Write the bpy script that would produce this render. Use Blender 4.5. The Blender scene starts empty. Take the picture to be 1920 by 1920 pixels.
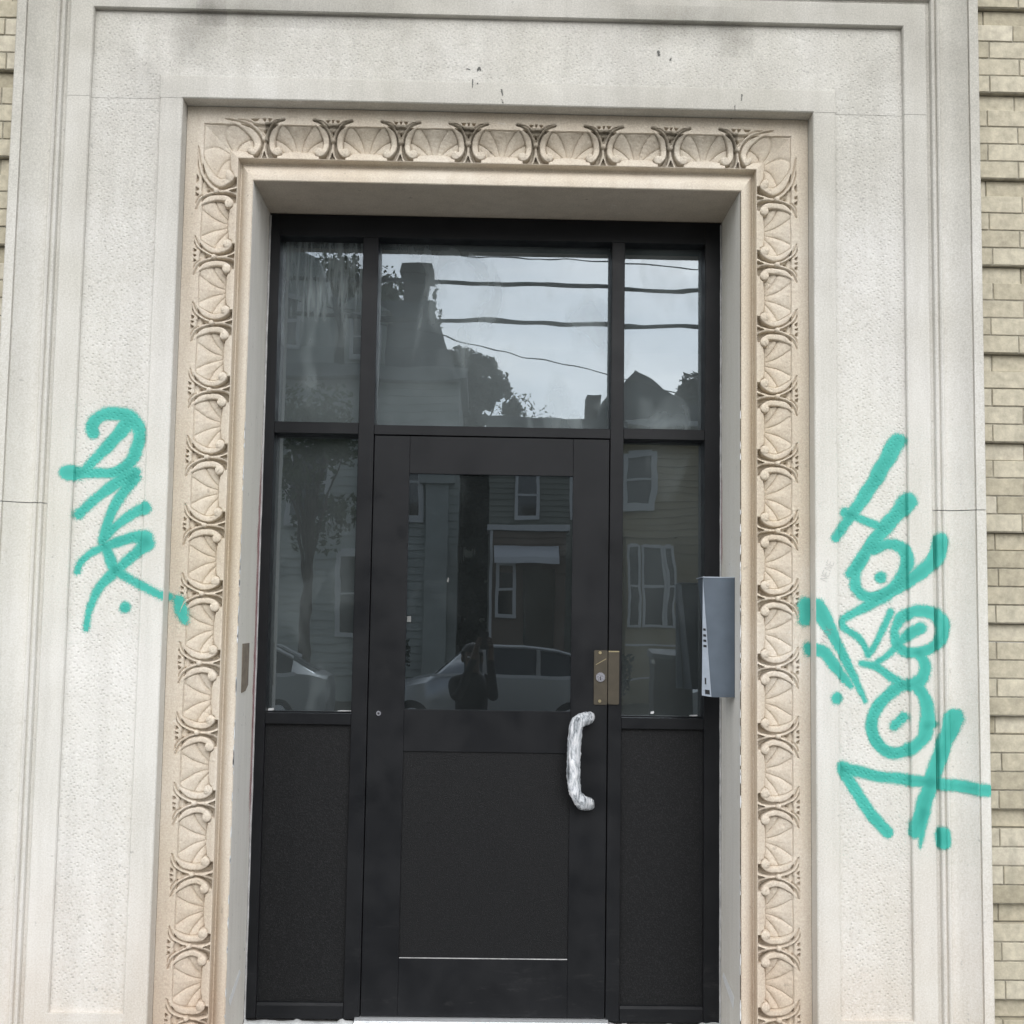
import bpy, bmesh, math, random
import numpy as np
from mathutils import Vector, Matrix, noise as mnoise

random.seed(7)
rng = np.random.default_rng(7)
scene = bpy.context.scene
COL = scene.collection
R = math.radians

# ------------------------------------------------------------------ camera
cam_d = bpy.data.cameras.new("camera")
cam = bpy.data.objects.new("camera", cam_d)
COL.objects.link(cam)
right = Vector((0.99967022, -0.02052546, 0.01543238))
up = Vector((-0.01722545, -0.09026291, 0.99576899))
fwd = Vector((0.01904565, 0.99570644, 0.0905867))
m = Matrix((right, up, -fwd)).transposed().to_4x4()
m.translation = Vector((0.0, -5.0, 1.54))
cam.matrix_world = m
cam_d.sensor_width = 36.0
cam_d.lens = 36.0 * 2500.0 / 1920.0
cam_d.clip_start = 0.02
cam_d.clip_end = 2000.0
scene.camera = cam

# ------------------------------------------------------------------ sky, sun, exposure
SUN_EL, SUN_AZ = R(36), R(-10)          # azimuth off the facade's normal, sun on the street side
world = bpy.data.worlds.new("World")
scene.world = world
world.use_nodes = True
wn, wl = world.node_tree.nodes, world.node_tree.links
wn.clear()
w_out = wn.new("ShaderNodeOutputWorld")
w_bg = wn.new("ShaderNodeBackground")
w_sky = wn.new("ShaderNodeTexSky")
w_sky.sky_type = 'NISHITA'
w_sky.sun_disc = False
w_sky.sun_elevation = SUN_EL
w_sky.sun_rotation = math.pi + SUN_AZ
w_sky.air_density = 1.0
w_sky.dust_density = 2.0
w_sky.ozone_density = 1.0
w_hs = wn.new("ShaderNodeHueSaturation")   # overcast: nearly colourless
w_hs.inputs["Saturation"].default_value = 0.18
w_bg.inputs["Strength"].default_value = 0.15
wl.new(w_sky.outputs[0], w_hs.inputs["Color"])
w_tc = wn.new("ShaderNodeTexCoord")
w_nz = wn.new("ShaderNodeTexNoise")         # soft cloud cover over the whole sky
w_nz.inputs["Scale"].default_value = 3.2
w_nz.inputs["Detail"].default_value = 6.0
w_nz.inputs["Roughness"].default_value = 0.6
w_mp = wn.new("ShaderNodeMapping")
w_mp.inputs["Scale"].default_value = (1.0, 1.0, 3.0)
w_rp = wn.new("ShaderNodeValToRGB")
w_rp.color_ramp.elements[0].position = 0.34
w_rp.color_ramp.elements[0].color = (0.66, 0.72, 0.79, 1)
w_rp.color_ramp.elements[1].position = 0.66
w_rp.color_ramp.elements[1].color = (1.12, 1.1, 1.08, 1)
w_mx = wn.new("ShaderNodeMix")
w_mx.data_type = 'RGBA'
w_mx.blend_type = 'MULTIPLY'
w_mx.inputs[0].default_value = 1.0
wl.new(w_tc.outputs["Generated"], w_mp.inputs["Vector"])
wl.new(w_mp.outputs[0], w_nz.inputs["Vector"])
wl.new(w_nz.outputs["Fac"], w_rp.inputs[0])
wl.new(w_hs.outputs[0], w_mx.inputs[6])
wl.new(w_rp.outputs[0], w_mx.inputs[7])
wl.new(w_mx.outputs[2], w_bg.inputs["Color"])
wl.new(w_bg.outputs[0], w_out.inputs["Surface"])

sun_d = bpy.data.lights.new("sun", 'SUN')
sun_d.energy = 1.0
sun_d.angle = R(85)
sun_d.color = (1.0, 0.965, 0.92)
sun = bpy.data.objects.new("sun", sun_d)
COL.objects.link(sun)
sdir = Vector((math.sin(SUN_AZ) * math.cos(SUN_EL), -math.cos(SUN_AZ) * math.cos(SUN_EL), math.sin(SUN_EL)))
sun.rotation_euler = sdir.to_track_quat('Z', 'Y').to_euler()
sun.location = sdir * 30

scene.view_settings.view_transform = 'Standard'
scene.view_settings.look = 'None'
scene.view_settings.gamma = 1.0
scene.view_settings.use_curve_mapping = False
scene.view_settings.exposure = 0.72
scene.cycles.transparent_max_bounces = 16
scene.cycles.max_bounces = 8

# ------------------------------------------------------------------ node helpers
class NT:
    def __init__(self, name):
        self.m = bpy.data.materials.new(name)
        self.m.use_nodes = True
        self.n = self.m.node_tree.nodes
        self.l = self.m.node_tree.links
        self.n.clear()
        self.out = self.n.new("ShaderNodeOutputMaterial")
        self.p = self.n.new("ShaderNodeBsdfPrincipled")
        self.l.new(self.p.outputs[0], self.out.inputs[0])
        self._pos = None

    def add(self, t, **kw):
        nd = self.n.new(t)
        for k, v in kw.items():
            setattr(nd, k, v)
        return nd

    def link(self, a, b):
        self.l.new(a, b)

    def pos(self):
        if self._pos is None:
            self._pos = self.add("ShaderNodeNewGeometry").outputs["Position"]
        return self._pos

    def mapped(self, scale=(1, 1, 1), loc=(0, 0, 0), rot=(0, 0, 0)):
        mp = self.add("ShaderNodeMapping")
        mp.inputs["Scale"].default_value = scale
        mp.inputs["Location"].default_value = loc
        mp.inputs["Rotation"].default_value = rot
        self.link(self.pos(), mp.inputs["Vector"])
        return mp.outputs[0]

    def noise(self, scale, detail=4, rough=0.55, vec=None, dist=0.0):
        nd = self.add("ShaderNodeTexNoise")
        nd.inputs["Scale"].default_value = scale
        nd.inputs["Detail"].default_value = detail
        nd.inputs["Roughness"].default_value = rough
        nd.inputs["Distortion"].default_value = dist
        self.link(vec if vec is not None else self.pos(), nd.inputs["Vector"])
        return nd.outputs["Fac"]

    def ramp(self, fac, stops):
        r = self.add("ShaderNodeValToRGB")
        els = r.color_ramp.elements
        while len(els) < len(stops):
            els.new(0.5)
        for e, (p, c) in zip(els, stops):
            e.position = p
            e.color = (*c, 1) if isinstance(c, tuple) else (c, c, c, 1)
        self.link(fac, r.inputs[0])
        return r.outputs[0]

    def mix(self, fac, a, b, mode='MIX'):
        nd = self.add("ShaderNodeMix", data_type='RGBA', blend_type=mode)
        for v, i in ((fac, 0), (a, 6), (b, 7)):
            if isinstance(v, (int, float)):
                nd.inputs[i].default_value = v if i == 0 else (v, v, v, 1)
            elif isinstance(v, tuple):
                nd.inputs[i].default_value = (*v, 1)
            else:
                self.link(v, nd.inputs[i])
        return nd.outputs[2]

    def math(self, op, a, b=None, c=None):
        nd = self.add("ShaderNodeMath", operation=op)
        for v, i in ((a, 0), (b, 1), (c, 2)):
            if v is None:
                continue
            if isinstance(v, (int, float)):
                nd.inputs[i].default_value = v
            else:
                self.link(v, nd.inputs[i])
        return nd.outputs[0]

    def zramp(self, z0, z1):
        sp = self.add("ShaderNodeSeparateXYZ")
        self.link(self.pos(), sp.inputs[0])
        mr = self.add("ShaderNodeMapRange")
        mr.inputs[1].default_value = z0
        mr.inputs[2].default_value = z1
        self.link(sp.outputs[2], mr.inputs[0])
        return mr.outputs[0]

    def axis(self, i):
        sp = self.add("ShaderNodeSeparateXYZ")
        self.link(self.pos(), sp.inputs[0])
        return sp.outputs[i]

    def bump(self, h, strength, dist, prev=None):
        b = self.add("ShaderNodeBump")
        b.inputs["Strength"].default_value = strength
        b.inputs["Distance"].default_value = dist
        self.link(h, b.inputs["Height"])
        if prev is not None:
            self.link(prev, b.inputs["Normal"])
        return b.outputs[0]

    def color(self, c):
        if isinstance(c, tuple):
            self.p.inputs["Base Color"].default_value = (*c, 1)
        else:
            self.link(c, self.p.inputs["Base Color"])

    def rough(self, r):
        if isinstance(r, (int, float)):
            self.p.inputs["Roughness"].default_value = r
        else:
            self.link(r, self.p.inputs["Roughness"])

    def normal(self, n):
        self.link(n, self.p.inputs["Normal"])


def plain(name, c, rough=0.6, metal=0.0, noise_amt=0.0, nscale=20.0, bump=0.0, bscale=200.0, spec=None):
    t = NT(name)
    if noise_amt:
        lo = tuple(max(0, v * (1 - noise_amt)) for v in c)
        hi = tuple(min(1, v * (1 + noise_amt)) for v in c)
        t.color(t.ramp(t.noise(nscale), [(0.3, lo), (0.7, hi)]))
    else:
        t.color(c)
    t.rough(rough)
    t.p.inputs["Metallic"].default_value = metal
    if spec is not None:
        t.p.inputs["Specular IOR Level"].default_value = spec
    if bump:
        t.normal(t.bump(t.noise(bscale, 3), 0.6, bump))
    return t.m


def stipple_height(t, want_pits=False):
    """chisel-pecked face: wavering rows of small pits"""
    warp = t.add("ShaderNodeTexNoise")
    warp.inputs["Scale"].default_value = 5.0
    t.link(t.pos(), warp.inputs["Vector"])
    vm = t.add("ShaderNodeVectorMath", operation='MULTIPLY_ADD')
    t.link(warp.outputs["Color"], vm.inputs[0])
    vm.inputs[1].default_value = (0.05, 0, 0.05)
    t.link(t.pos(), vm.inputs[2])
    mp = t.add("ShaderNodeMapping")
    mp.inputs["Scale"].default_value = (1.0, 0.0, 1.2)
    mp.inputs["Rotation"].default_value = (0, R(34), 0)
    t.link(vm.outputs[0], mp.inputs["Vector"])
    v = t.add("ShaderNodeTexVoronoi", feature='F1')
    v.inputs["Scale"].default_value = 62.0
    v.inputs["Randomness"].default_value = 0.42
    t.link(mp.outputs[0], v.inputs["Vector"])
    pit = t.ramp(v.outputs["Distance"], [(0.06, 0.0), (0.40, 1.0)])
    depth = t.ramp(t.noise(23, 3), [(0.3, 0.5), (0.65, 1.0)])
    h = t.math('MULTIPLY', pit, depth)
    return (h, v.outputs["Distance"], depth) if want_pits else h


def stone(name, a, b, stipple=False, dark_tone=0.72, beige=0.6, warm=(0.52, 0.42, 0.32), carved=False, crust_shade=False):
    t = NT(name)
    n1 = t.noise(1.7, 6, 0.6)
    c = t.mix(t.ramp(n1, [(0.3, 0.0), (0.7, 1.0)]), a, b)
    # rain-washed vertical streaking
    st = t.noise(3.0, 5, 0.6, t.mapped((5.0, 5.0, 0.5)))
    c = t.mix(t.ramp(st, [(0.42, 0.0), (0.72, 0.5)]), c, tuple(v * 0.80 for v in a))
    big = t.noise(0.9, 4, 0.55, t.mapped((1, 1, 0.6), (3.1, 0, 1.7)))
    c = t.mix(t.ramp(big, [(0.42, 0.0), (0.68, 0.5)]), c, (a[0] * 0.93, a[1] * 0.935, a[2] * 0.86))
    # splash-stained foot of the stonework
    foot = t.math('MULTIPLY', t.zramp(0.95, -0.1), t.ramp(t.noise(2.3, 4), [(0.3, 0.25), (0.65, 1.0)]))
    c = t.mix(t.math('MULTIPLY', foot, beige), c, warm)
    # patchy darkening that grows up towards the lintel
    top = t.math('MULTIPLY', t.zramp(2.0, 3.85), t.ramp(t.noise(1.6, 7, 0.65), [(0.28, 0.35), (0.7, 1.0)]))
    c = t.mix(t.math('MULTIPLY', top, dark_tone), c, (0.25, 0.235, 0.20))
    # grains, pits, pale scuffs
    gr = t.noise(160, 3, 0.7)
    c = t.mix(0.30, c, t.ramp(gr, [(0.3, 0.25), (0.7, 0.85)]), 'OVERLAY')
    sp = t.noise(38, 2, 0.5)
    c = t.mix(t.ramp(sp, [(0.70, 0.0), (0.76, 0.55)]), c, tuple(v * 0.55 for v in a))
    sc = t.noise(9, 6, 0.7, t.mapped((1, 1, 2.2), rot=(0, 0.6, 0)))
    c = t.mix(t.ramp(sc, [(0.66, 0.0), (0.74, 0.4)]), c, (0.78, 0.77, 0.74))
    if stipple:    # pit shade painted into the colour, with some lodged dirt
        _, dist_, dep_ = stipple_height(t, True)
        c = t.mix(t.math('MULTIPLY', t.ramp(dist_, [(0.08, 0.26), (0.30, 0.0)]), dep_), c, (0.27, 0.26, 0.23))
    if crust_shade:      # black weathering on the darts, and shade painted into the leaf hollows
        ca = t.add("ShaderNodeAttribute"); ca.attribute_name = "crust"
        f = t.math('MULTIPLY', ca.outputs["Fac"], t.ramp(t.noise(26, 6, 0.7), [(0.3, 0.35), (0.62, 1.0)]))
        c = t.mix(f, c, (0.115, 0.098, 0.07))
    t.color(c)
    t.rough(0.85)
    t.p.inputs["Specular IOR Level"].default_value = 0.25
    nb = t.bump(t.noise(60, 5, 0.65), 0.35, 0.002)
    if stipple:
        nb = t.bump(stipple_height(t), 0.45, 0.0050, nb)
    if carved:
        nb = t.bump(t.noise(220, 3, 0.6), 0.3, 0.001, nb)
    t.normal(nb)
    return t.m


M = {}
M['stone'] = stone("limestone_smooth", (0.615, 0.596, 0.548), (0.735, 0.722, 0.688))
M['stipple'] = stone("limestone_pecked", (0.64, 0.622, 0.578), (0.755, 0.743, 0.715), stipple=True)
M['cream'] = stone("limestone_carved", (0.585, 0.50, 0.40), (0.67, 0.615, 0.535), dark_tone=0.25, beige=0.8, warm=(0.53, 0.41, 0.31), carved=True)
M['cream_sooty'] = stone("limestone_carved_sooty", (0.585, 0.50, 0.40), (0.67, 0.615, 0.535), dark_tone=0.25, beige=0.8, warm=(0.53, 0.41, 0.31), carved=True, crust_shade=True)
M['soffit'] = stone("limestone_soffit", (0.50, 0.435, 0.36), (0.58, 0.51, 0.43), dark_tone=0.1, beige=0.2)
M['reveal'] = stone("limestone_reveal", (0.79, 0.76, 0.70), (0.84, 0.82, 0.775), dark_tone=0.12, beige=0.3)

t = NT("buff_brick")
oi = t.add("ShaderNodeObjectInfo")
c = t.ramp(oi.outputs["Random"], [(0.0, (0.36, 0.325, 0.24)), (0.35, (0.44, 0.40, 0.305)), (0.7, (0.485, 0.445, 0.345)), (1.0, (0.535, 0.495, 0.40))])
c = t.mix(0.55, c, t.ramp(t.noise(30, 6, 0.7), [(0.25, 0.25), (0.75, 0.78)]), 'OVERLAY')
c = t.mix(t.ramp(t.noise(5, 5, 0.6, t.mapped((3, 3, 0.8))), [(0.55, 0.0), (0.75, 0.4)]), c, (0.24, 0.23, 0.18))
c = t.mix(t.ramp(t.noise(16, 5, 0.6, t.mapped((1, 1, 0.4))), [(0.68, 0.0), (0.74, 0.5)]), c, (0.62, 0.6, 0.52))
t.color(c); t.rough(0.8)
t.p.inputs["Specular IOR Level"].default_value = 0.3
t.normal(t.bump(t.noise(90, 5), 0.4, 0.003))
M['brick'] = t.m
M['mortar'] = plain("dark_mortar", (0.30, 0.28, 0.225), 0.95, noise_amt=0.3, nscale=40, bump=0.004, bscale=120)

t = NT("charcoal_paint")
c = t.ramp(t.noise(4, 5), [(0.3, (0.0066, 0.0073, 0.0088)), (0.7, (0.0104, 0.0112, 0.0130))])
c = t.mix(t.ramp(t.noise(14, 5, 0.7), [(0.6, 0.0), (0.8, 0.25)]), c, (0.020, 0.021, 0.023))
sf = t.noise(5, 6, 0.75, t.mapped((1.0, 1.0, 5.0), rot=(0, 0.25, 0)))
c = t.mix(t.math('MULTIPLY', t.ramp(sf, [(0.58, 0.0), (0.72, 0.5)]), t.zramp(0.55, 0.0)), c, (0.05, 0.05, 0.05))
hd = t.noise(2.2, 4, 0.6)
c = t.mix(t.ramp(hd, [(0.5, 0.0), (0.75, 0.35)]), c, (0.019, 0.02, 0.022))
t.color(c)
t.rough(t.ramp(t.noise(9, 4), [(0.3, 0.30), (0.7, 0.52)]))
t.p.inputs["Specular IOR Level"].default_value = 0.22
t.normal(t.bump(t.noise(350, 2), 0.15, 0.0006))
M['metal_paint'] = t.m

t = NT("charcoal_embossed_panel")
nz = t.noise(230, 3, 0.7)
t.color(t.mix(t.ramp(nz, [(0.50, 0.0), (0.68, 1.0)]), (0.0056, 0.0060, 0.0068), (0.0195, 0.0198, 0.0212)))
t.rough(0.5)
t.p.inputs["Specular IOR Level"].default_value = 0.22
t.normal(t.bump(nz, 0.7, 0.002))
M['embossed'] = t.m
M['black_gap'] = plain("black_rubber", (0.006, 0.006, 0.006), 0.8)


def glass(name, tint, dirt, streak=False, wave=1.0, ior=1.75):
    t = NT(name)
    t.n.remove(t.p)
    tr = t.add("ShaderNodeBsdfTransparent"); tr.inputs[0].default_value = (*tint, 1)
    gl = t.add("ShaderNodeBsdfGlossy"); gl.inputs["Roughness"].default_value = 0.0
    gl.inputs[0].default_value = (0.80, 0.90, 1.0, 1)
    b = t.bump(t.noise(2.6, 2, 0.4, t.mapped((1.0, 1.0, 1.4))), 1.0, 0.0004 * wave)
    t.link(b, gl.inputs["Normal"])
    fr = t.add("ShaderNodeFresnel"); fr.inputs[0].default_value = ior
    mx = t.add("ShaderNodeMixShader")
    t.link(fr.outputs[0], mx.inputs[0]); t.link(tr.outputs[0], mx.inputs[1]); t.link(gl.outputs[0], mx.inputs[2])
    df = t.add("ShaderNodeBsdfDiffuse"); df.inputs[0].default_value = (0.42, 0.48, 0.49, 1)
    mx2 = t.add("ShaderNodeMixShader")
    f = t.math('MULTIPLY', t.ramp(t.noise(5, 6, 0.65), [(0.3, 0.6), (0.75, 1.0)]), dirt)
    if streak:
        s1 = t.noise(7, 5, 0.6, t.mapped((6.0, 1.0, 0.55), rot=(0, R(-9), 0)), 0.4)
        mask = t.zramp(2.72, 2.95)
        s = t.math('MULTIPLY', t.ramp(s1, [(0.4, 0.0), (0.68, 1.0)]), t.math('MULTIPLY', mask, 0.34))
        f = t.math('ADD', f, s)
    sw = t.noise(3.2, 3, 0.5, t.mapped((1.6, 1, 0.7), rot=(0, 0.4, 0)), 1.2)     # wiped smears
    f = t.math('ADD', f, t.math('MULTIPLY', t.ramp(sw, [(0.55, 0.0), (0.72, 1.0)]), dirt * 0.7))
    t.link(f, mx2.inputs[0]); t.link(mx.outputs[0], mx2.inputs[1]); t.link(df.outputs[0], mx2.inputs[2])
    t.link(mx2.outputs[0], t.out.inputs[0])
    return t.m


M['glass_top'] = glass("transom_glass", (0.5, 0.53, 0.52), 0.235, wave=1.3, ior=2.2)
M['glass_streaked'] = glass("streaked_transom_glass", (0.5, 0.53, 0.52), 0.22, streak=True, wave=1.0, ior=2.25)
M['glass_side'] = glass("sidelight_glass", (0.5, 0.52, 0.48), 0.105, wave=1.6, ior=2.4)
M['glass_door'] = glass("door_glass", (0.3, 0.32, 0.33), 0.030, wave=0.6, ior=2.5)


def paint_mat(name, dark, light, film=0.0):
    """sprayed paint: coverage and density carried on the mesh"""
    t = NT(name)
    ca = t.add("ShaderNodeAttribute"); ca.attribute_name = "cover"
    sep = t.add("ShaderNodeSeparateColor")
    t.link(ca.outputs["Color"], sep.inputs[0])
    fine = t.noise(430, 2, 0.6)
    al = t.math('ADD', sep.outputs[0], t.math('MULTIPLY', t.math('SUBTRACT', fine, 0.5), 2.0))
    if film:      # thin soot: never covers fully
        al = t.math('MULTIPLY', sep.outputs[0], t.math('MULTIPLY', t.ramp(t.noise(14, 6, 0.7), [(0.25, 0.3), (0.7, 1.0)]), film))
    else:
        al = t.ramp(al, [(0.40, 0.0), (0.55, 0.97)])
    dn = t.math('ADD', sep.outputs[1], t.math('MULTIPLY', t.math('SUBTRACT', t.noise(7, 5, 0.65), 0.5), 1.3))
    c = t.mix(dn, light, dark)
    c = t.mix(t.ramp(t.noise(90, 3), [(0.62, 0.0), (0.75, 0.45)]), c, tuple(v * 0.75 for v in dark))
    t.color(c)
    t.rough(0.55)
    t.p.inputs["Specular IOR Level"].default_value = 0.3
    bp = t.bump(stipple_height(t), 0.45, 0.0050)
    # the knobs only show on the pecked panels
    nm = t.add("ShaderNodeMix", data_type='VECTOR')
    ge = t.add("ShaderNodeNewGeometry")
    t.link(sep.outputs[2], nm.inputs[0]); t.link(ge.outputs["Normal"], nm.inputs[4]); t.link(bp, nm.inputs[5])
    t.link(nm.outputs[1], t.p.inputs["Normal"])
    t.link(al, t.p.inputs["Alpha"])
    return t.m


M['teal'] = paint_mat("teal_spray_paint", (0.026, 0.30, 0.245), (0.072, 0.475, 0.395))
M['pencil'] = paint_mat("grey_marker", (0.2, 0.19, 0.19), (0.34, 0.32, 0.32), film=0.6)
M['soot'] = paint_mat("black_smudge", (0.05, 0.05, 0.045), (0.12, 0.12, 0.11))
M['grime'] = paint_mat("soot_bloom", (0.10, 0.10, 0.08), (0.16, 0.155, 0.13), film=0.48)
M['pink'] = paint_mat("pink_primer_smear", (0.36, 0.10, 0.12), (0.55, 0.34, 0.34))
M['caulk'] = plain("grey_caulk", (0.42, 0.42, 0.42), 0.6, noise_amt=0.25, nscale=30)
M['white_caulk'] = plain("white_plaster", (0.62, 0.63, 0.63), 0.85, noise_amt=0.2, nscale=25, bump=0.004, bscale=60)
M['alu'] = plain("bright_aluminium", (0.80, 0.82, 0.84), 0.35, 0.6, noise_amt=0.06, nscale=40)
M['bronze'] = plain("bronze_painted_steel", (0.062, 0.052, 0.036), 0.45, 0.3, noise_amt=0.12, nscale=25, bump=0.0005, bscale=300)
M['brass'] = plain("worn_brass", (0.42, 0.36, 0.22), 0.35, 0.8)
M['chrome'] = plain("nickel_cylinder", (0.62, 0.62, 0.68), 0.25, 0.9)
M['keyway'] = plain("dark_keyway", (0.02, 0.02, 0.025), 0.6)
M['steel_box'] = plain("blue_grey_steel", (0.085, 0.108, 0.137), 0.42, 0.25, noise_amt=0.1, nscale=14, bump=0.0004, bscale=400)
M['steel_plate'] = plain("brushed_faceplate", (0.40, 0.45, 0.52), 0.35, 0.3, noise_amt=0.06, nscale=60)
M['black_plastic'] = plain("black_plastic", (0.014, 0.014, 0.016), 0.4)
M['taupe'] = plain("bare_patch", (0.24, 0.20, 0.155), 0.9, noise_amt=0.2, nscale=35, bump=0.003, bscale=80)
M['tape'] = plain("masking_tape", (0.80, 0.80, 0.79), 0.7, noise_amt=0.05, nscale=60)

t = NT("cling_wrap")
w1 = t.noise(17, 6, 0.72, t.mapped((1.9, 1.9, 0.42), rot=(0, R(32), 0)), 1.6)
t.color(t.ramp(w1, [(0.36, (0.07, 0.08, 0.09)), (0.44, (0.34, 0.37, 0.40)), (0.52, (0.66, 0.69, 0.73)), (0.62, (0.93, 0.94, 0.96))]))
t.rough(0.22)
t.p.inputs["Specular IOR Level"].default_value = 0.75
t.normal(t.bump(w1, 1.0, 0.018))
M['wrap'] = t.m
M['scrap'] = plain('grey_paper', (0.16, 0.165, 0.16), 0.8)

M['interior'] = plain("vestibule_paint", (0.26, 0.27, 0.25), 0.8, noise_amt=0.1, nscale=3)
M['interior_floor'] = plain("vestibule_tile", (0.12, 0.11, 0.1), 0.5, noise_amt=0.15, nscale=6)
M['sill'] = plain("stone_sill", (0.5, 0.49, 0.47), 0.85, noise_amt=0.12, nscale=14, bump=0.003, bscale=70)

# ------------------------------------------------------------------ object helpers
def link(name, me, mat=None, parent=None, smooth=None):
    o = bpy.data.objects.new(name, me)
    COL.objects.link(o)
    if mat is not None and len(me.materials) == 0:
        me.materials.append(mat)
    if smooth is not None:
        me.shade_smooth()
        me.set_sharp_from_angle(angle=R(smooth))
    if parent is not None:
        o.parent = parent
    return o


def thing(name, label, cat, loc=(0, 0, 0), group=None):
    o = bpy.data.objects.new(name, None)
    COL.objects.link(o)
    o.location = loc
    o.empty_display_size = 0.1
    return tag(o, label, cat, group)


def tag(o, label, cat, group=None):
    o["label"] = label
    o["category"] = cat
    o["kind"] = "thing"
    if group:
        o["group"] = group
    return o


def copy_tree(o, parent=None):
    c = o.copy()
    COL.objects.link(c)
    if parent is not None:
        c.parent = parent
    for ch in [k for k in o.children]:
        copy_tree(ch, c)
    return c


class MB:
    """collects boxes, prisms, tubes and grids; build() links them as one mesh object"""
    def __init__(self):
        self.v, self.f = [], []

    def box(self, x0, x1, y0, y1, z0, z1, ch=0.0):
        b = len(self.v)
        if ch <= 0:
            self.v += [(x, y, z) for z in (z0, z1) for y in (y0, y1) for x in (x0, x1)]
            self.f += [tuple(b + i for i in q) for q in ((0, 1, 5, 4), (1, 3, 7, 5), (3, 2, 6, 7), (2, 0, 4, 6), (4, 5, 7, 6), (2, 3, 1, 0))]
        else:   # chamfered front (y0) edges
            self.v += [(x0 + ch, y0, z0 + ch), (x1 - ch, y0, z0 + ch), (x1 - ch, y0, z1 - ch), (x0 + ch, y0, z1 - ch),
                       (x0, y0 + ch, z0), (x1, y0 + ch, z0), (x1, y0 + ch, z1), (x0, y0 + ch, z1),
                       (x0, y1, z0), (x1, y1, z0), (x1, y1, z1), (x0, y1, z1)]
            self.f += [tuple(b + i for i in q) for q in ((0, 1, 2, 3), (4, 5, 1, 0), (5, 6, 2, 1), (6, 7, 3, 2), (7, 4, 0, 3),
                       (8, 9, 5, 4), (9, 10, 6, 5), (10, 11, 7, 6), (11, 8, 4, 7), (9, 8, 11, 10))]
        return self

    def prism(self, poly, axis, a0, a1):
        """poly: 2-D points; axis 'y' -> (x,z) polygon run along y, 'x' -> (y,z) along x, 'z' -> (x,y) along z"""
        b, n = len(self.v), len(poly)
        for a in (a0, a1):
            for p, q in poly:
                self.v.append({'y': (p, a, q), 'x': (a, p, q), 'z': (p, q, a)}[axis])
        self.f.append(tuple(b + i for i in range(n)))
        self.f.append(tuple(b + n + i for i in reversed(range(n))))
        for i in range(n):
            j = (i + 1) % n
            self.f.append((b + i, b + n + i, b + n + j, b + j))
        return self

    def tube(self, pts, rad, seg=8, closed=True):
        pts = [Vector(p) for p in pts]
        rads = rad if isinstance(rad, (list, tuple)) else [rad] * len(pts)
        b = len(self.v)
        ref = Vector((0, 0, 1))
        for i, p in enumerate(pts):
            d = (pts[min(i + 1, len(pts) - 1)] - pts[max(i - 1, 0)]).normalized()
            a = ref if abs(d.dot(ref)) < 0.95 else Vector((0, 1, 0))
            s = d.cross(a).normalized()
            t_ = s.cross(d).normalized()
            for k in range(seg):
                an = 2 * math.pi * k / seg
                self.v.append(tuple(p + (s * math.cos(an) + t_ * math.sin(an)) * rads[i]))
        for i in range(len(pts) - 1):
            for k in range(seg):
                k2 = (k + 1) % seg
                self.f.append((b + i * seg + k, b + i * seg + k2, b + (i + 1) * seg + k2, b + (i + 1) * seg + k))
        if closed:
            self.f.append(tuple(b + k for k in reversed(range(seg))))
            e = b + (len(pts) - 1) * seg
            self.f.append(tuple(e + k for k in range(seg)))
        return self

    def disc(self, c, r, y0, y1, seg=20):
        """a short cylinder along y"""
        poly = [(c[0] + r * math.cos(2 * math.pi * k / seg), c[1] + r * math.sin(2 * math.pi * k / seg)) for k in range(seg)]
        return self.prism(poly, 'y', y0, y1)

    def grid(self, P):
        """P: array (n, m, 3)"""
        n, mm = P.shape[:2]
        b = len(self.v)
        self.v += [tuple(p) for p in P.reshape(-1, 3).tolist()]
        for i in range(n - 1):
            for j in range(mm - 1):
                self.f.append((b + i * mm + j, b + (i + 1) * mm + j, b + (i + 1) * mm + j + 1, b + i * mm + j + 1))
        return self

    def mesh(self, name):
        me = bpy.data.meshes.new(name)
        me.from_pydata(self.v, [], self.f)
        me.update()
        return me

    def build(self, name, mat, parent=None, smooth=None):
        return link(name, self.mesh(name), mat, parent, smooth)


# ------------------------------------------------------------------ the stone doorway
XL, XR, ZT = -1.198, 1.243, 3.577          # arrises of the outer opening
OXL, OXR, OZT = -0.931, 0.973, 3.282       # arrises of the door recess
YF = 0.48                                  # face of the door frame
ZB = -0.16                                 # pavement
S_PAN0, S_PAN1, S_BORD = 0.089, 0.3555, 0.449
PAN_Z0 = 0.146

BORDER = [(0.0, 0.082), (0.0, 0.004), (0.004, 0.0), (0.083, 0.0), (0.087, 0.003), (0.090, 0.0155), (0.094, 0.016),
          (0.350, 0.018), (0.3545, 0.017), (0.3555, 0.004), (0.359, 0.0), (0.443, 0.0), (0.4475, 0.004), (0.449, 0.03)]
FLAT = [(0.0, 0.082), (0.0, 0.004), (0.004, 0.0), (0.443, 0.0), (0.4475, 0.004), (0.449, 0.03)]
MOULD = [(0.4495, 0.03), (0.4500, 0.016), (0.4615, 0.014), (0.4635, 0.004), (0.4660, -0.0015), (0.4710, -0.004), (0.4765, -0.002),
         (0.4800, 0.006), (0.4830, 0.006), (0.4855, -0.003), (0.4900, -0.0065), (0.4960, -0.005), (0.4995, 0.003), (0.5020, 0.0045)]
for k in range(1, 11):
    tt = k / 10.0
    MOULD.append((0.5020 + 0.091 * tt, 0.0045 - 0.047 * tt ** 1.9))
MOULD += [(0.5945, -0.0355), (0.5975, -0.0355), (0.5995, -0.0455), (0.632, -0.0460), (0.636, -0.0430), (0.637, 0.07)]


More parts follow.
